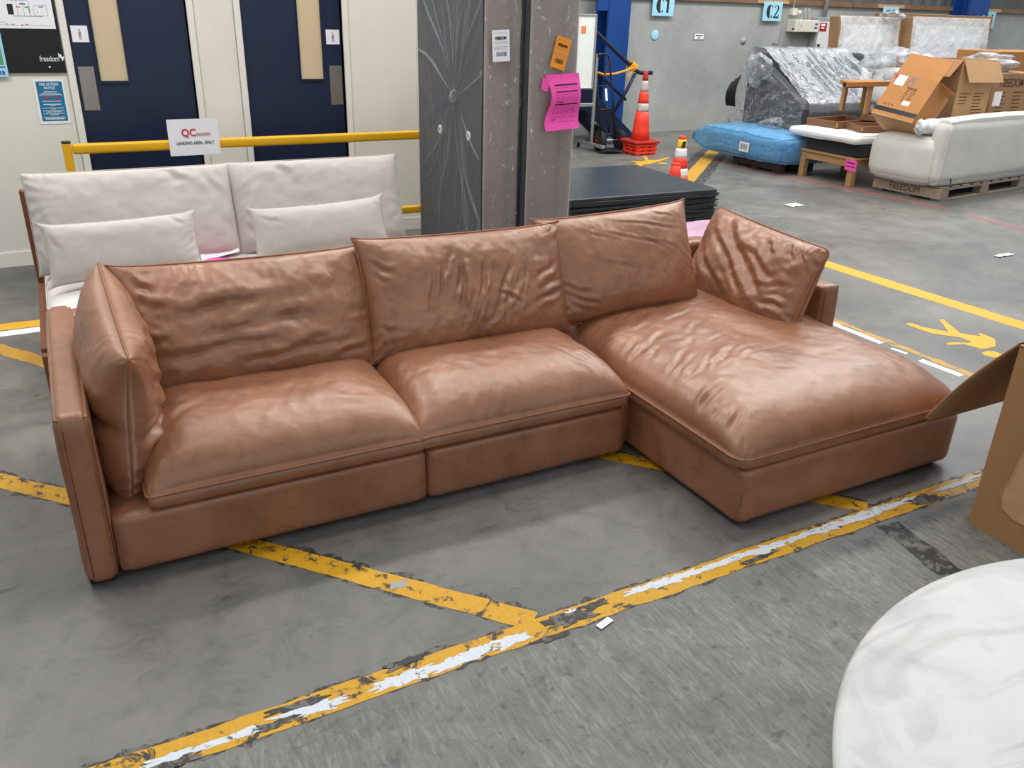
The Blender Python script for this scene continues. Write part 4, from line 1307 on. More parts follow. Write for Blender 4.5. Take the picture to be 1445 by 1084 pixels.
def cone_part(cx, cy, z0, z1, rfn, n=28):
    zs = np.linspace(z0, z1, 4)
    return lathe([(.0005, z0)] + [(rfn(z), z) for z in zs] + [(.0005, z1)], n, (cx, cy, 0))


rf = lambda z: .128 - (z - H0) * (.128 - .030) / .86
for a, b, mt, nm in ((H0, H0 + .37, 'cone_red', 'cone_body'), (H0 + .37, H0 + .475, 'cone_worn', 'worn_band'), (H0 + .475, H0 + .62, 'cone_red', 'cone_body'), (H0 + .62, H0 + .76, 'cone_worn', 'worn_band'), (H0 + .76, H0 + .88, 'cone_dark', 'cone_tip')):
    add(nm, cone_part(7.07, 9.57, a, b, rf), mt, tc_, True)
sc_ = thing('traffic_cone', 'small orange and white banded cone with a yellow sticker behind the black stack', 'cone', (6.195, 7.6, 0))
add('base', rbox(6.045, 6.345, 7.45, 7.75, 0, .03, .012, 2), 'cone_red', sc_)
rf2 = lambda z: .118 - z * (.118 - .038) / .523
for a, b, mt, nm in ((.03, .08, 'cone_red', 'cone_body'), (.08, .177, 'cone_white', 'white_band'), (.177, .291, 'cone_red', 'cone_body'), (.291, .394, 'cone_white', 'white_band'), (.394, .488, 'cone_yellow', 'sticker_band'), (.488, .523, 'cone_red', 'cone_tip')):
    sb = add(nm, cone_part(6.195, 7.6, a, b, rf2), mt, sc_, True)
    if mt == 'cone_yellow':
        g = grid(lambda u, v: np.stack([6.195 + (rf2(.40 + .07 * v) + .002) * np.cos(-1.95 + (u - .5) * .9 + .35 * v), 7.6 + (rf2(.40 + .07 * v) + .002) * np.sin(-1.95 + (u - .5) * .9 + .35 * v), .402 + .07 * v], 1), 8, 3)
        add('black_mark', g, 'ink', sb)
s2 = thing('traffic_cone', 'plain orange cone whose tip just shows over the black stack', 'cone', (5.72, 7.08, 0))
add('base', rbox(5.55, 5.89, 6.91, 7.25, 0, .03, .012, 2), 'cone_red', s2)
rf3 = lambda z: .10 - z * (.10 - .044) / .33
add('cone_body', cone_part(5.72, 7.08, .03, .32, rf3), 'cone_red', s2, True)
add('cone_rim', lathe([(.030, .312), (.046, .312), (.048, .325), (.044, .333), (.030, .333)], 24, (5.72, 7.08, 0)), 'cone_red', s2, True)

# ------------------------------------------------------------------ fittings on the far wall


def ring_c(w_, h_, th):
    """high-contrast capital C: fat left bowl, hairline top and bottom, small serifs"""
    a = np.linspace(math.radians(52), math.radians(308), 40)
    outer = [(w_ / 2 * math.cos(t), h_ / 2 * math.sin(t)) for t in a]
    inner = [(.10 * w_ + (w_ / 2 - th) * .80 * math.cos(t), (h_ / 2 - .018 * h_) * math.sin(t)) for t in a]
    n_ = len(a)
    V = [(x, y, 0) for x, y in outer] + [(x, y, 0) for x, y in inner]
    F = [(i, i + 1, n_ + i + 1, n_ + i) for i in range(n_ - 1)]
    g = (np.array(V), F)
    x0, y0 = outer[0]
    return join(g, quads([(x0 - .03 * w_, x0 + .06 * w_, y0 - .14 * h_, y0 + .07 * h_)], 0), quads([(x0 - .06 * w_, x0 + .06 * w_, -y0 - .05 * h_, -y0 + .10 * h_)], 0))


def glyph(ch, w_, h_):
    if ch == '1':
        return join(quads([(-.17 * w_, .17 * w_, -h_ / 2, h_ / 2)], 0), flat3([(-.17 * w_, h_ / 2), (-.17 * w_, .30 * h_), (-.42 * w_, .27 * h_), (-.42 * w_, .33 * h_)]))
    if ch == '2':
        a = np.linspace(math.radians(170), math.radians(-35), 20)
        o = [(.42 * w_ * math.cos(t), .24 * h_ + .26 * h_ * math.sin(t)) for t in a] + [(-.10 * w_, -.33 * h_), (-.42 * w_, -.36 * h_)]
        i = [(-.04 * w_ + .20 * w_ * math.cos(t), .24 * h_ + .23 * h_ * math.sin(t)) for t in a] + [(-.36 * w_, -.36 * h_), (-.46 * w_, -.40 * h_)]
        n_ = len(o)
        V = [(x, y, 0) for x, y in o] + [(x, y, 0) for x, y in i]
        return join((np.array(V), [(k, k + 1, n_ + k + 1, n_ + k) for k in range(n_ - 1)]), quads([(-.46 * w_, .42 * w_, -h_ / 2, -.36 * h_), (.34 * w_, .46 * w_, -h_ / 2, -.22 * h_)], 0))
    if ch == '3':
        return xf(text_geo('3', h_ * 1.3, w_ * .9, .01), TR())
    return join(quads([(.02 * w_, .30 * w_, -h_ / 2, h_ / 2), (-.5 * w_, .5 * w_, -.22 * h_, -.10 * h_)], 0), flat3([(.02 * w_, h_ / 2), (-.5 * w_, -.12 * h_), (-.40 * w_, -.12 * h_), (.06 * w_, .36 * h_)]))


def flat3(poly):
    return np.array([(x, y, 0) for x, y in poly], float), [tuple(range(len(poly)))]


for k, (x, z, ch) in enumerate(((8.60, 1.875, '1'), (10.84, 1.845, '2'), (13.66, 1.835, '3'), (16.44, 1.82, '4'))):
    t = thing('bay_sign', 'pale blue bay sign reading C%s on the top of the concrete wall' % ch, 'sign', (x, FW, z), 0, 'bay signs along the concrete wall')
    m = wallm(x, FW - .012, z)
    add('batten', box(x - .34, x + .34, FW - .056, FW - .0505, 1.965, 2.02), 'carton_light', t)
    add('card', xf(box(-.205, .205, -.145, .15, .044, .047), m), 'light_blue', t)
    add('letter', xf(ring_c(.15, .205, .058), m @ TR((-.058, .0, .0478))), 'ink', t)
    add('digit', xf(glyph(ch, .125, .20), m @ TR((.085, .0, .0478))), 'ink', t)
tag(add('wall_disc', xf(lathe([(.0005, 0), (.072, 0), (.075, .006), (.06, .012), (.0005, .012)], 24), wallm(8.53, FW - .001, 1.455)), 'light_blue', None, True), 'pale blue round cap on the concrete wall under the C1 sign', 'wall cap')
tag(add('wall_disc', xf(lathe([(.0005, 0), (.058, 0), (.06, .005), (.0005, .008)], 24), wallm(10.34, FW - .001, 1.39)), 'concrete', None, True), 'grey round cap on the concrete wall under the C2 sign', 'wall cap')
t = thing('wall_notice', 'small white notice with dark print on the concrete wall', 'notice', (9.40, FW, 1.45))
add('backing', xf(box(-.105, .105, -.052, .052, 0, .006), wallm(9.40, FW - .001, 1.445)), 'conduit', t)
add('plate', xf(box(-.09, .09, -.038, .04, .006, .010), wallm(9.40, FW - .001, 1.445)), 'white_paper', t)
add('print_lines', xf(quads([(-.065, -.03, .004, .022), (-.026, .012, .004, .022), (.016, .066, .004, .022), (-.03, .03, -.026, -.012)], .0106), wallm(9.40, FW - .001, 1.445)), 'ink', t)
sb = thing('switch_box', 'beige metal switch box on the concrete wall below the C2 sign', 'switch box', (11.5, FW, 1.6))
add('body', rbox(11.25, 11.79, FW - .20, FW, 1.545, 1.735, .008, 2), 'ebox', sb)
add('lid', rbox(11.33, 11.785, FW - .212, FW - .20, 1.55, 1.73, .004, 1), 'ebox', sb)
add('latch', cyl((11.38, FW - .212, 1.65), (11.38, FW - .222, 1.65), .012, 10), 'conduit', sb)
add('latch', box(11.245, 11.26, FW - .19, FW - .15, 1.575, 1.605), 'black_plastic', sb)
add('rating_sticker', quads([], 0) if False else xf(quads([(-.03, .03, .01, .04), (-.03, .03, -.05, -.015)], 0), wallm(11.72, FW - .2125, 1.645)), 'blue_ink', sb)
s3 = thing('socket_box', 'small pale conduit box above the beige switch box', 'switch box', (11.3, FW, 1.85))
add('body', rbox(11.26, 11.37, FW - .09, FW, 1.80, 1.905, .006, 1), 'ebox', s3)
add('isolator', cyl((11.40, FW - .05, 1.845), (11.47, FW - .05, 1.845), .03, 12), 'ebox', s3)
add('conduit_pipe', cyl((11.31, FW - .04, 1.905), (11.31, FW - .04, 2.6), .014, 8), 'conduit', s3)
swb = thing('switchboard', 'white switchboard door with a red warning label behind the wrapped black sofa', 'switchboard', (12.0, FW, 1.3))
add('cabinet', rbox(11.80, 12.33, FW - .16, FW, .78, 1.78, .008, 1), 'conduit', swb)
add('door_panel', rbox(11.83, 12.30, FW - .18, FW - .16, .8, 1.71, .006, 1), 'ebox_white', swb)
add('warning_label', box(11.84, 12.0, FW - .186, FW - .1805, 1.565, 1.70), 'red_label', swb)
add('label_print', xf(quads([(-.05, .05, .01, .045), (-.035, .035, -.03, -.005)], 0), wallm(11.91, FW - .187, 1.635)), 'white_paper', swb)
add('small_label', box(11.845, 11.91, FW - .185, FW - .1805, 1.28, 1.36), 'pallet_dark', swb)
for x, z0, r in ((11.55, 1.735, .016), (11.63, 1.735, .016), (12.02, 1.78, .035)):
    add('conduit_pipe', cyl((x, FW - .08, z0), (x, FW - .08, 2.6 if r > .02 else 1.92), r, 12), 'conduit', swb, True)
tag(add('wall_cable', join(tube([(10.98, FW - .012, 1.36), (11.12, FW - .012, 1.35), (11.14, FW - .012, 1.50), (11.16, FW - .012, 1.62)], .006, 6)), 'conduit'), 'thin grey cable stub on the concrete wall left of the switch box', 'cable')

# ------------------------------------------------------------------ stacked furniture at the right
def plank(x0, x1, y0, y1, z0, z1):
    return rbox(x0, x1, y0, y1, z0, z1, .004, 1)


bp_ = thing('timber_pallet', 'dark low timber pallet under the blue wrapped mattress', 'pallet', (8.3, 8.05, 0))
for k in range(7):
    add('deck_board', plank(7.80, 8.40, 7.68 + k * .125, 7.78 + k * .125, .105, .125), 'pallet_dark', bp_)
for x in (7.82, 8.06, 8.30):
    add('bearer', plank(x, x + .09, 7.68, 8.53, .02, .105), 'pallet_dark', bp_)
for k in range(3):
    add('bottom_board', plank(7.80, 8.40, 7.69 + k * .36, 7.80 + k * .36, 0, .02), 'pallet_dark', bp_)
bm_ = thing('wrapped_mattress', 'blue plastic wrapped mattress lying flat at the end of the pile', 'mattress', (8.2, 8.2, .13))
add('mattress_core', gridbox(7.72, 8.36, 7.60, 8.98, .135, .415, .08, .06, .012, 3, 8, .015), 'blue_core', bm_, True)
v, f = gridbox(7.66, 8.41, 7.54, 9.06, .128, .435, .07, .03, 0, 3, 8, .02)
pw = np.array(v)
d = .010 * fbm(pw, 6, 31, 3) + .016 * np.abs(vnoise(pw * np.array([1, .5, 2]), 9, 37))
c_ = np.array([8.03, 8.3, .28])
nrm = (pw - c_) / np.array([.38, .76, .16]) ** 2
nrm /= np.linalg.norm(nrm, axis=1, keepdims=True)
pw = pw + nrm * d[:, None]
tk = np.clip((pw[:, 1] - 8.95) / .12, 0, 1) * np.clip(1 - (pw[:, 0] - 7.66) / .5, 0, 1)
pw[:, 1] += tk * .13
pw[:, 2] = pw[:, 2] * (1 - tk * .6) + .27 * tk * .6
pw[:, 2] = np.maximum(pw[:, 2], .127)
add('blue_film', (pw, f), 'film_blue', bm_, True)
lb = thing('shipping_label', 'white shipping label on the blue wrapped mattress', 'label', (7.62, 8.13, .28))
add('card', box(7.615, 7.619, 8.05, 8.22, .21, .325), 'off_white', lb)
add('print_lines', xf(quads([(-.06, -.02, -.03, .035), (-.01, .02, -.03, .035), (.03, .055, -.045, .035)], 0), axes((7.614, 8.135, .268), (0, -1, 0), (0, 0, 1), (-1, 0, 0))), 'grey_ink', lb)

# wrapped dark sofa on a black plinth of boards
blk = thing('wrapped_dark_sofa', 'charcoal sofa wrapped in shiny clear plastic at the back of the pile', 'sofa', (9.4, 8.6, .05))
add('back', gridbox(8.48, 10.35, 8.86, 9.14, .30, 1.33, .05, .08, .006, 3, 4), 'charcoal', blk, True)
add('seat_block', gridbox(8.58, 10.35, 8.10, 8.9, .42, .76, .06, .08, .006, 3, 5), 'charcoal', blk, True)
pr = [(8.04, .44), (8.04, .70), (8.10, .76), (8.80, 1.16), (9.12, 1.22), (9.12, .28), (8.7, .26)]
add('arm', xf(prism(pr, 0, .14), Matrix(((0, 0, 1, 8.44), (1, 0, 0, 0), (0, 1, 0, 0), (0, 0, 0, 1)))), 'charcoal', blk)
add('plinth', rbox(8.52, 10.3, 8.15, 9.1, .0, .43, .02, 1), 'black_cloth', blk)


def drape(u, v):
    x = 8.46 + u * 1.55 + .03 * v
    prof = np.array([(9.20, .95), (9.19, 1.33), (9.10, 1.395), (8.90, 1.385), (8.55, 1.14), (8.10, .84), (8.00, .77), (7.985, .66), (8.03, .60)])
    tt = np.array([0, .12, .18, .26, .52, .82, .90, .96, 1.0])
    y = np.interp(v, tt, prof[:, 0])
    z = np.interp(v, tt, prof[:, 1])
    q = np.stack([u * 2, v * .35, u * 0], 1)
    amp = np.clip((v - .2) * 4, 0, 1) * np.clip((.93 - v) * 6, 0.1, 1)
    fold = .026 * vnoise(q + 5, 9, 3) + .030 * (np.abs(np.sin(u * 25 + 3 * v + 4 * vnoise(q, 3, 6))) - .6) + .016 * np.abs(vnoise(np.stack([u * 3, v * 2, u * 0], 1), 11, 8))
    z = z + fold * amp * .85 + .012 * vnoise(np.stack([u * 4, v * 3, u * 0], 1), 5, 12)
    y = y - fold * amp * .55
    return np.stack([x, y, z], 1)


add('plastic_drape', grid(drape, 170, 110), 'film_heavy', blk, True)


def side(u, v):
    y = 9.22 - u * 1.22
    top = np.interp(u, [0, .08, .35, 1], [1.36, 1.39, 1.16, .80])
    bot = .34 + .05 * np.sin(u * 7)
    z = bot + (top - bot) * v
    q = np.stack([u * 2, v * 2, u * 0 + 9], 1)
    x = 8.41 - .035 * np.abs(fbm(q, 4, 17, 3)) - .05 * (1 - v) * (.4 + .6 * np.abs(np.sin(u * 6))) + .03 * v ** 4
    return np.stack([x, y, z], 1)


add('plastic_side', grid(side, 80, 70), 'film', blk, True)


add('plastic_bunch', bunch((8.36, 8.85, 1.14), .15, 4, 1.1), 'film_heavy', blk, True)
add('plastic_bunch', bunch((8.36, 9.10, .46), .13, 6, .8), 'film', blk, True)
add('plastic_bunch', bunch((8.25, 8.35, .50), .15, 7, .45), 'film', blk, True)
tag(add('black_bag', grid(lambda u, v: np.stack([8.37 - .05 * np.sin(v * 3) - .015 * np.sin(u * 16), 9.16 + u * .20 + .05 * (1 - v), .62 + .42 * v * (1 - .3 * u)], 1), 20, 16), 'black_plastic', None, True), 'black plastic bag hanging at the left end of the wrapped dark sofa', 'bag')

# oak bench carrying a dark base and a white pad
ob = thing('oak_bench', 'low oak bench with square legs under the white pad', 'bench', (8.5, 7.15, 0))
for x in (7.97, 8.70):
    for y in (6.72, 7.45):
        add('leg', rbox(x, x + .075, y, y + .075, 0, .30, .004, 1), 'oak', ob)
for x in (7.98, 8.715):
    add('apron', rbox(x, x + .045, 6.795, 7.45, .215, .30, .003, 1), 'oak', ob)
for y in (6.73, 7.475):
    add('apron', rbox(8.045, 8.70, y, y + .045, .215, .30, .003, 1), 'oak', ob)
for k in range(5):
    add('top_board', rbox(7.955 + k * .166, 8.118 + k * .166, 6.70, 7.53, .30, .325, .003, 1), 'oak', ob)
tag(add('dark_base', gridbox(7.98, 8.85, 6.69, 7.53, .326, .462, .02, .1, .003), 'black_cloth', None, True), 'black fabric bed base on the oak bench under the white pad', 'bed base')
wp = add('white_pad', gridbox(7.90, 8.85, 6.69, 7.72, .472, .572, .045, .05, .008, 3, 9, .008), 'white_pad', None, True)
tag(wp, 'thick white mattress pad lying on the black base', 'mattress')
tg = thing('bench_tag', 'pink paper tag hanging on the oak bench leg', 'tag', (7.95, 6.78, .25))
add('sheet', xf(grid(lambda u, v: np.stack([(u - .5) * .155, (v - .5) * .12, .004 * np.sin(u * 5)], 1), 6, 4), axes((7.955, 6.745, .245), (.0, -1, -.03), (0, -.03, 1), (-1, 0, 0))), 'pink', tg)
add('ruled_bar', xf(quads([(-.05, .06, .02, .032), (-.05, .06, -.018, -.008)], .008), axes((7.955, 6.745, .245), (.0, -1, -.03), (0, -.03, 1), (-1, 0, 0))), 'ink', tg)

# loose brown timber trays on the pad


def tray(label, o, rz, L, W, h, mat='walnut'):
    t = thing('timber_tray', label, 'tray', o, rz)
    for y in (-W / 2, W / 2 - .022):
        add('side_board', rbox(-L / 2, L / 2, y, y + .022, 0, h, .003, 1), mat, t, local=True)
    for x in (-L / 2, L / 2 - .022):
        add('end_board', rbox(x, x + .022, -W / 2 + .022, W / 2 - .022, 0, h, .003, 1), mat, t, local=True)
    add('base_panel', box(-L / 2 + .02, L / 2 - .02, -W / 2 + .02, W / 2 - .02, .004, .014), 'carton_in', t, local=True)
    add('corner_bracket', rbox(-L / 2 - .004, -L / 2 + .014, -W / 2 - .004, -W / 2 + .014, .02, h - .012, .003, 1), 'brass', t, local=True)
    return t


tray('brown open timber tray on the white pad, nearest the wrapped dark sofa', (8.48, 7.45, .576), .10, .74, .44, .085)
tray('brown timber tray tilted on the white pad below the leaning carton', (8.52, 6.94, .576), -.3, .62, .36, .075)
tray('brown timber tray lying across the other trays behind the pad', (8.95, 7.25, .664), .55, .7, .4, .06)
for k, (x, y, lab) in enumerate(((8.30, 7.20, 'small white foam block among the brown timber trays'),)):
    tag(add('foam_block', rbox(x, x + .10, y, y + .08, .592, .625, .01, 2), 'foam'), lab, 'foam')
stl = thing('timber_stool', 'upturned pale timber stool frame left of the leaning carton', 'stool', (8.75, 7.3, .72))
add('top_rail', rbox(8.15, 9.05, 7.18, 7.23, 1.045, 1.10, .004, 1), 'carton', stl)
add('end_cap', rbox(8.14, 8.15, 7.183, 7.227, 1.048, 1.097, .003, 1), 'black_plastic', stl)
for x, y in ((8.58, 7.20), (8.98, 7.20), (8.62, 7.60), (8.98, 7.60)):
    add('leg', rbox(x, x + .055, y, y + .05, .728, 1.06, .004, 1), 'oak', stl)
for a in ((8.68, 9.15, 7.63, 7.66), ):
    add('stretcher', rbox(a[0], a[1], a[2], a[3], .99, 1.05, .003, 1), 'oak', stl)
add('seat_board', rbox(8.56, 9.08, 7.235, 7.66, 1.045, 1.085, .005, 1), 'carton', stl)

# cream sofa on a pallet
pa = thing('timber_pallet', 'grey timber pallet with stencilled company name under the cream sofa', 'pallet', (8.27, 5.77, 0), .10)
PL, PW = 2.55, .80
for k in range(13):
    x = .0 + k * .201
    add('deck_board', plank(x, x + .14, 0, PW, .128, .148), 'pallet', pa, local=True)
for y in (0, PW / 2 - .05, PW - .10):
    for x in (0, .80, 1.62, 2.43):
        add('block', plank(x, x + .15, y, y + .10, .02, .108), 'pallet', pa, local=True)
for y in (0, PW / 2 - .05, PW - .10):
    add('stringer', plank(0, PL + .03, y, y + .10, .108, .128), 'pallet', pa, local=True)
    add('bottom_board', plank(0, PL + .03, y, y + .10, 0, .02), 'pallet', pa, local=True)
fb = add('front_board', plank(-.022, -.002, -.01, PW + .01, .02, .128), 'pallet', pa, local=True)
mt = axes((-.0225, PW * .52, .078), (0, -1, 0), (0, 0, 1), (-1, 0, 0))
fs_ = add('stencil', xf(text_geo('FREEDOM', .10, .36, .0), mt @ TR((0, 0, .0008))), 'box_ink', fb, local=True)

cs = thing('cream_sofa', 'cream boucle sofa with rounded corners standing on the pallet, seen from behind', 'sofa', (8.2, 5.78, .15), .10)
add('back', gridbox(-.02, 2.85, -.02, .20, 0, .70, .12, .05, .006, 3, 3, .02), 'cream_boucle', cs, True, True)
add('arm', gridbox(-.05, .28, .06, .85, .0, .475, .11, .05, .006, 3, 5, .02), 'cream_boucle', cs, True, True)
add('arm', gridbox(2.55, 2.88, .06, .85, .0, .475, .11, .05, .006, 3, 6, .02), 'cream_boucle', cs, True, True)
add('seat', gridbox(.2, 2.6, .15, .83, .0, .30, .08, .06, .006, 3, 7, .01), 'cream_boucle', cs, True, True)
add('care_tag', xf(box(-.008, .008, 0, .06, 0, .003), axes((.16, -.044, .035), (1, 0, .3), (-.3, 0, 1), (0, -1, 0))), 'ink', cs, local=True)

# cartons and bundles on and behind the cream sofa


def rotbox(o, u, v, n_, w_, h_, d_):
    """frame: u right along the face, v up the face, n into the box"""
    return axes(o, u, v, (Vector(u).cross(Vector(v)))[:])


o0 = Vector((7.979, 6.627, .837))
U_ = Vector((.104, -.989, -.109)).normalized()
Wv = Vector((.546, -.035, .837))
Wv = (Wv - U_ * Wv.dot(U_)).normalized()
Nv = U_.cross(Wv)          # out of the face
mb = axes(o0[:], U_[:], Wv[:], Nv[:])
bw, bh, bd = .51, .48, .35
lc = thing('leaning_carton', 'brown carton leaning on the cream sofa arm with its flaps open', 'carton', o0[:])
th = .006
add('front_panel', xf(box(0, bw, 0, bh, -th, 0), mb), 'carton', lc)
add('back_panel', xf(box(0, bw, 0, bh, -bd, -bd + th), mb), 'carton_in', lc)
add('side_panel', xf(box(0, th, 0, bh, -bd + th, -th), mb), 'carton', lc)
add('side_panel', xf(box(bw - th, bw, 0, bh, -bd + th, -th), mb), 'carton', lc)
add('bottom_panel', xf(box(0, bw, -th, 0, -bd, 0), mb), 'carton_light', lc)
add('top_flap', xf(box(0, bw, 0, .26, -.006, 0), mb @ TR((0, bh, -.002), -.10)), 'carton', lc)
add('side_flap', xf(box(0, .24, -bd, 0, -.006, 0), mb @ TR((bw, bh, 0), 0, 1.05, 0) @ TR((0, 0, 0), math.pi / 2)), 'carton', lc)
add('black_tape', xf(quads([(-.001, bw + .001, .045, .095)], .0012), mb), 'tape_black', lc)
add('tape_patch', xf(quads([(.18, .27, bh - .12, bh + .005)], .0014), mb), 'tape_clear', lc)
add('address_label', xf(box(.045, .155, bh - .125, bh - .01, .0006, .0014), mb), 'white_paper', lc)
add('red_label', xf(box(.015, .052, bh - .055, bh - .005, .0004, .0009), mb), 'red_label', lc)
add('white_sticker', xf(box(.27, .355, .155, .205, .0006, .0014), mb), 'white_paper', lc)
add('printed_name', xf(text_geo('FREEDOM', .030, .11, .0006), mb @ TR((.28, .345, .0012))), 'box_ink', lc)
q = []
for r in range(9):
    y = .325 - r * .016
    for cx in (.225, .29):
        q.append((cx, cx + random.uniform(.03, .058), y - .004, y + .002))
for cx in (.07, .10, .13, .17):
    q.append((cx, cx + .014, .12, .14))
add('printed_list', xf(quads(q, .0010), mb), 'box_ink', lc)

oc = thing('open_carton', 'tall light carton with open top flaps behind the cream sofa back', 'carton', (9.2, 6.5, .48))
x0, x1, y0, y1, z0, z1 = 8.92, 9.50, 6.32, 6.78, .475, 1.385
add('front_panel', box(x0, x1, y0, y0 + th, z0, z1), 'carton_light', oc)
add('back_panel', box(x0, x1, y1 - th, y1, z0, z1), 'carton_light', oc)
add('side_panel', box(x0, x0 + th, y0 + th, y1 - th, z0, z1), 'carton_dull', oc)
add('side_panel', box(x1 - th, x1, y0 + th, y1 - th, z0, z1), 'carton_light', oc)
add('bottom_panel', box(x0, x1, y0, y1, z0 - th, z0), 'carton_light', oc)
add('front_flap', xf(box(0, .60, -.245, 0, -.006, 0), axes((x0 + .01, y0 - .004, z1), (1, 0, -.01), (-.10, .40, .90), (0, -.9, .42))), 'carton_light', oc)
add('side_flap', xf(box(0, .46, -.25, 0, 0, .006), axes((x0, y1, z1), (0, -1, 0), (.72, 0, .70), (-.7, 0, .72))), 'carton_in', oc)
q = []
for r in range(8):
    y = -.05 - r * .035
    for cx in (.06, .30):
        if r < 4 or cx > .2:
            q.append((cx, cx + random.uniform(.1, .2), y - .005, y + .005))
add('printed_list', xf(quads(q, 0), wallm(x0, y0 - .0015, z1 - .30)), 'box_ink', oc)
tag(add('red_insert', box(8.95, 9.2, 6.38, 6.72, .49, 1.16), 'cone_dark'), 'dull red packet inside the tall open carton', 'packet')

rc = thing('printed_carton', 'closed printed carton right of the open carton on the cream sofa', 'carton', (10.1, 6.6, .48))
add('box_body', rbox(9.72, 10.6, 6.44, 6.95, .475, 1.235, .005, 1), 'carton_dull', rc)
mr = wallm(9.72, 6.4385, 1.235)
add('printed_name', xf(text_geo('FREEDOM', .13, .44, .003), mr @ TR((.33, -.11, 0))), 'box_ink', rc)
q = []
for r in range(9):
    for cx in (.12, .40):
        q.append((cx, cx + random.uniform(.12, .2), -.22 - r * .042, -.206 - r * .042))
q += [(.05, .16, -.66, -.62), (.5, .62, -.68, -.62), (.0, .87, -.752, -.735)]
add('printed_list', xf(quads(q, 0), mr), 'box_ink', rc)
add('white_sticker', xf(box(.05, .19, -.36, -.20, 0, .002), mr), 'white_paper', rc)
bc = thing('back_carton', 'brown carton at the right edge behind the printed carton', 'carton', (11.6, 7.6, 0))
add('box_body', rbox(11.1, 12.4, 7.4, 8.0, 0.0, 1.43, .006, 1), 'carton', bc)
add('top_seam_tape', box(11.1, 12.4, 7.67, 7.73, 1.4305, 1.432), 'tape_clear', bc)
pbn = thing('plastic_bundle', 'clear plastic wrapped bundle on top of the printed carton', 'bundle', (9.95, 6.75, 1.24))
add('packed_core', gridbox(9.80, 10.28, 6.62, 6.92, 1.238, 1.36, .05, .05, .01), 'taupe', pbn, True)
add('film', bunch((10.02, 6.76, 1.335), .27, 12, .36), 'film_heavy', pbn, True)
rl = thing('plastic_roll', 'rolled bundle in milky plastic lying on the cream sofa beside the leaning carton', 'bundle', (8.65, 6.2, .63))
v, f = tube([(8.14 + .09 * k, 6.08 + .008 * k, .735) for k in range(9)], [.05, .078, .085, .08, .086, .08, .078, .08, .06], 20)
v = v + .012 * fbm(v, 9, 5, 3)[:, None]
add('roll', (v, f), 'foam', rl, True)
v2, f2 = bunch((8.14, 6.08, .735), .068, 9, 1.0)
add('twisted_end', (v2, f2), 'film_white', rl, True)

# wrapped upright pieces behind
ck = thing('wrapped_cushion_stack', 'pale upholstered piece wrapped in clear plastic beside the dark wrapped sofa', 'cushion', (9.85, 7.9, 0))
add('seat_block', gridbox(9.50, 10.05, 7.66, 7.95, .02, .78, .06, .06, .01), 'taupe', ck, True)
add('pale_cushion', gridbox(9.48, 10.0, 7.64, 7.95, .78, 1.19, .07, .05, .012, 3, 2, .02), 'white_pad', ck, True)
add('film', xf(bunch((0, 0, 0), .36, 15, .5), TR((9.76, 7.80, 1.24))), 'film_heavy', ck, True)
add('yellow_sticker', box(10.01, 10.07, 7.632, 7.638, 1.10, 1.17), 'cone_yellow', ck)


def wrapped_panel(x0, x1, y, z0, z1, label, sd, lean=.12):
    t = thing('wrapped_headboard', label, 'headboard', ((x0 + x1) / 2, y, z0), 0, 'wrapped headboards by the far wall')
    sh = lambda g: (g[0] + np.stack([g[0][:, 0] * 0, (g[0][:, 2] - z0) * lean, g[0][:, 2] * 0], 1), g[1])
    b = .09
    for a in ((x0, x0 + b, z0, z1), (x1 - b, x1, z0, z1), (x0 + b, x1 - b, z1 - b, z1), (x0 + b, x1 - b, z0, z0 + b)):
        add('cardboard_edge', sh(rbox(a[0], a[1], y, y + .2, a[2], a[3], .008, 1)), 'carton_dull', t)
    add('foam_sheet', sh(gridbox(x0 + b - .02, x1 - b + .02, y + .015, y + .18, z0 + b - .02, z1 - b + .02, .02, .08, .012, 3, sd)), 'foam', t, True)
    add('film', sh(grid(lambda u, v: np.stack([x0 - .01 + u * (x1 - x0 + .02), y - .012 - .02 * np.abs(fbm(np.stack([u * 3, v * 3, u * 0 + sd], 1), 2.5, sd, 3)), z0 + v * (z1 - z0 + .01)], 1), 60, 60)), 'film_white', t, True)
    return t


wrapped_panel(10.55, 11.82, 9.42, 0, 1.80, 'cardboard edged headboard in milky plastic, left one behind the dark wrapped sofa', 3)
wrapped_panel(11.92, 13.75, 9.25, 0, 1.82, 'cardboard edged headboard in milky plastic, right one behind the open carton', 5)
tag(add('plastic_tuft', bunch((11.62, 9.60, 1.82), .16, 19, .4), 'film_heavy', None, True), 'bunched clear plastic on the top corner of the left headboard', 'plastic')
tcn = thing('tall_carton', 'very wide brown carton standing against the far wall behind the headboards', 'carton', (14.0, 10.8, 0))
add('box_body', rbox(12.85, 15.5, 10.6, 11.0, 0, 1.88, .006, 1), 'carton_dull', tcn)
add('seam_tape', box(12.84, 15.51, 10.78, 10.82, 1.8805, 1.882), 'tape_clear', tcn)

# ------------------------------------------------------------------ foreground: open carton and marble table
fc = thing('open_carton', 'large brown carton at the right edge with one flap folded out toward the sofa', 'carton', (3.1, 1.25, 0))
x0, x1, y0, y1, z1 = 2.85, 3.55, .86, 1.555, .735
add('side_panel', box(x0, x0 + th, y0, y1, .004, z1), 'carton_near', fc)
add('side_panel', box(x1 - th, x1, y0, y1, .004, z1), 'carton_near', fc)
add('end_panel', box(x0 + th, x1 - th, y1 - th, y1, .004, z1), 'carton_near', fc)
add('end_panel', box(x0 + th, x1 - th, y0, y0 + th, .004, z1), 'carton_near', fc)
add('bottom_panel', box(x0, x1, y0, y1, 0, .004), 'carton_near', fc)
P0, P1 = np.array([x0 + .003, y1 + .004, z1]), np.array([x0 + .003, 1.85, .285])
dirv = (P1 - P0)


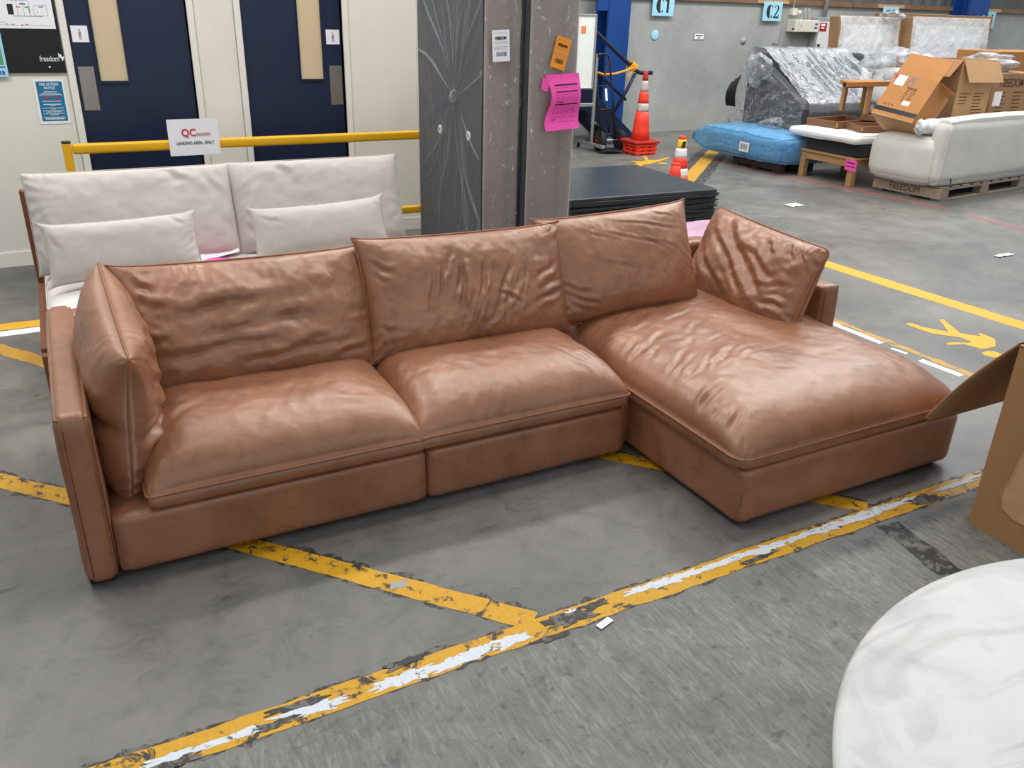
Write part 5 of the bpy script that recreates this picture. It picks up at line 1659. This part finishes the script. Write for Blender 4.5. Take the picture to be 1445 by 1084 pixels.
def flap(u, v):
    cut = .055 * np.clip((v - .92) / .08, 0, 1)
    x = x0 + .003 + cut + u * (x1 - x0 - .006 - cut)
    bow = .014 * np.sin(v * math.pi)
    return np.stack([x, P0[1] + dirv[1] * v + bow, P0[2] + dirv[2] * v + bow * .7], 1)


va, fa = grid(flap, 16, 26)
vb_ = va + np.array([0, .0045, .003])
nn_ = len(va)
rim = [(i, j) for i, j in zip(range(0, 25), range(1, 26))]
F2 = fa + [tuple(nn_ + k for k in f[::-1]) for f in fa]
e_ = [(j, j + 1) for j in range(25)] + [(i * 26 + 25, (i + 1) * 26 + 25) for i in range(15)] + [((15) * 26 + j + 1, 15 * 26 + j) for j in range(24, -1, -1)]
F2 += [(a, b, nn_ + b, nn_ + a) for a, b in e_]
add('open_flap', (np.concatenate([va, vb_]), F2), 'carton_near', fc, True)
add('side_flap', xf(box(0, y1 - y0, 0, .30, -.005, 0), axes((x0, y0, z1), (0, 1, 0), (.55, 0, -.83), (.83, 0, .55))), 'carton_in', fc)
rim_g = [(x0 - .003, y0 + .69 * k / 20, z1 + .004 * vnoise(np.array([[k * .6, 0, 1]]), 1, 4)[0]) for k in range(21)]
add('frayed_rim', tube(rim_g, .005, 6), 'carton_light', fc)
tp = [(1.43, .06), (1.455, .16), (1.44, .22), (1.475, .34), (1.455, .42), (1.47, .47), (1.44, .60), (1.40, .70), (.90, .70), (.90, .06), (1.2, .05)]
tp = [(1.445, .13), (1.462, .20), (1.450, .26), (1.442, .34), (1.415, .44), (1.405, .50), (1.37, .58), (1.34, .66), (1.30, .715), (.90, .715), (.90, .10), (1.20, .105), (1.40, .11)]
g = prism([(y, z) for y, z in tp], 0, .005)
add('torn_layer', xf(g, Matrix(((0, 0, -1, x0 - .0005), (1, 0, 0, 0), (0, 1, 0, 0), (0, 0, 0, 1)))), 'carton_torn', fc)
for k in range(1):
    add('torn_edge', tube([(x0 - .006, tp[i][0] - .022 * k + .006 * math.sin(i * 2 + k), tp[i][1]) for i in range(0, 9)], .0022, 5), 'carton_light', fc)

mtb = thing('marble_table', 'round white marble table top at the lower right corner', 'table', (1.42, .03, 0))
R0 = .765
add('table_top', lathe([(.0005, .712), (R0 - .03, .712), (R0 - .010, .716), (R0, .724), (R0 + .001, .732), (R0 - .004, .740), (R0 - .014, .744), (.0005, .745)], 128, (1.42, .03, 0)), 'marble', mtb, True)
add('pedestal', lathe([(.30, 0), (.31, .02), (.26, .05), (.12, .10), (.10, .4), (.13, .66), (.28, .711), (.0005, .7115)], 40, (1.42, .03, 0)), 'marble', mtb, True)
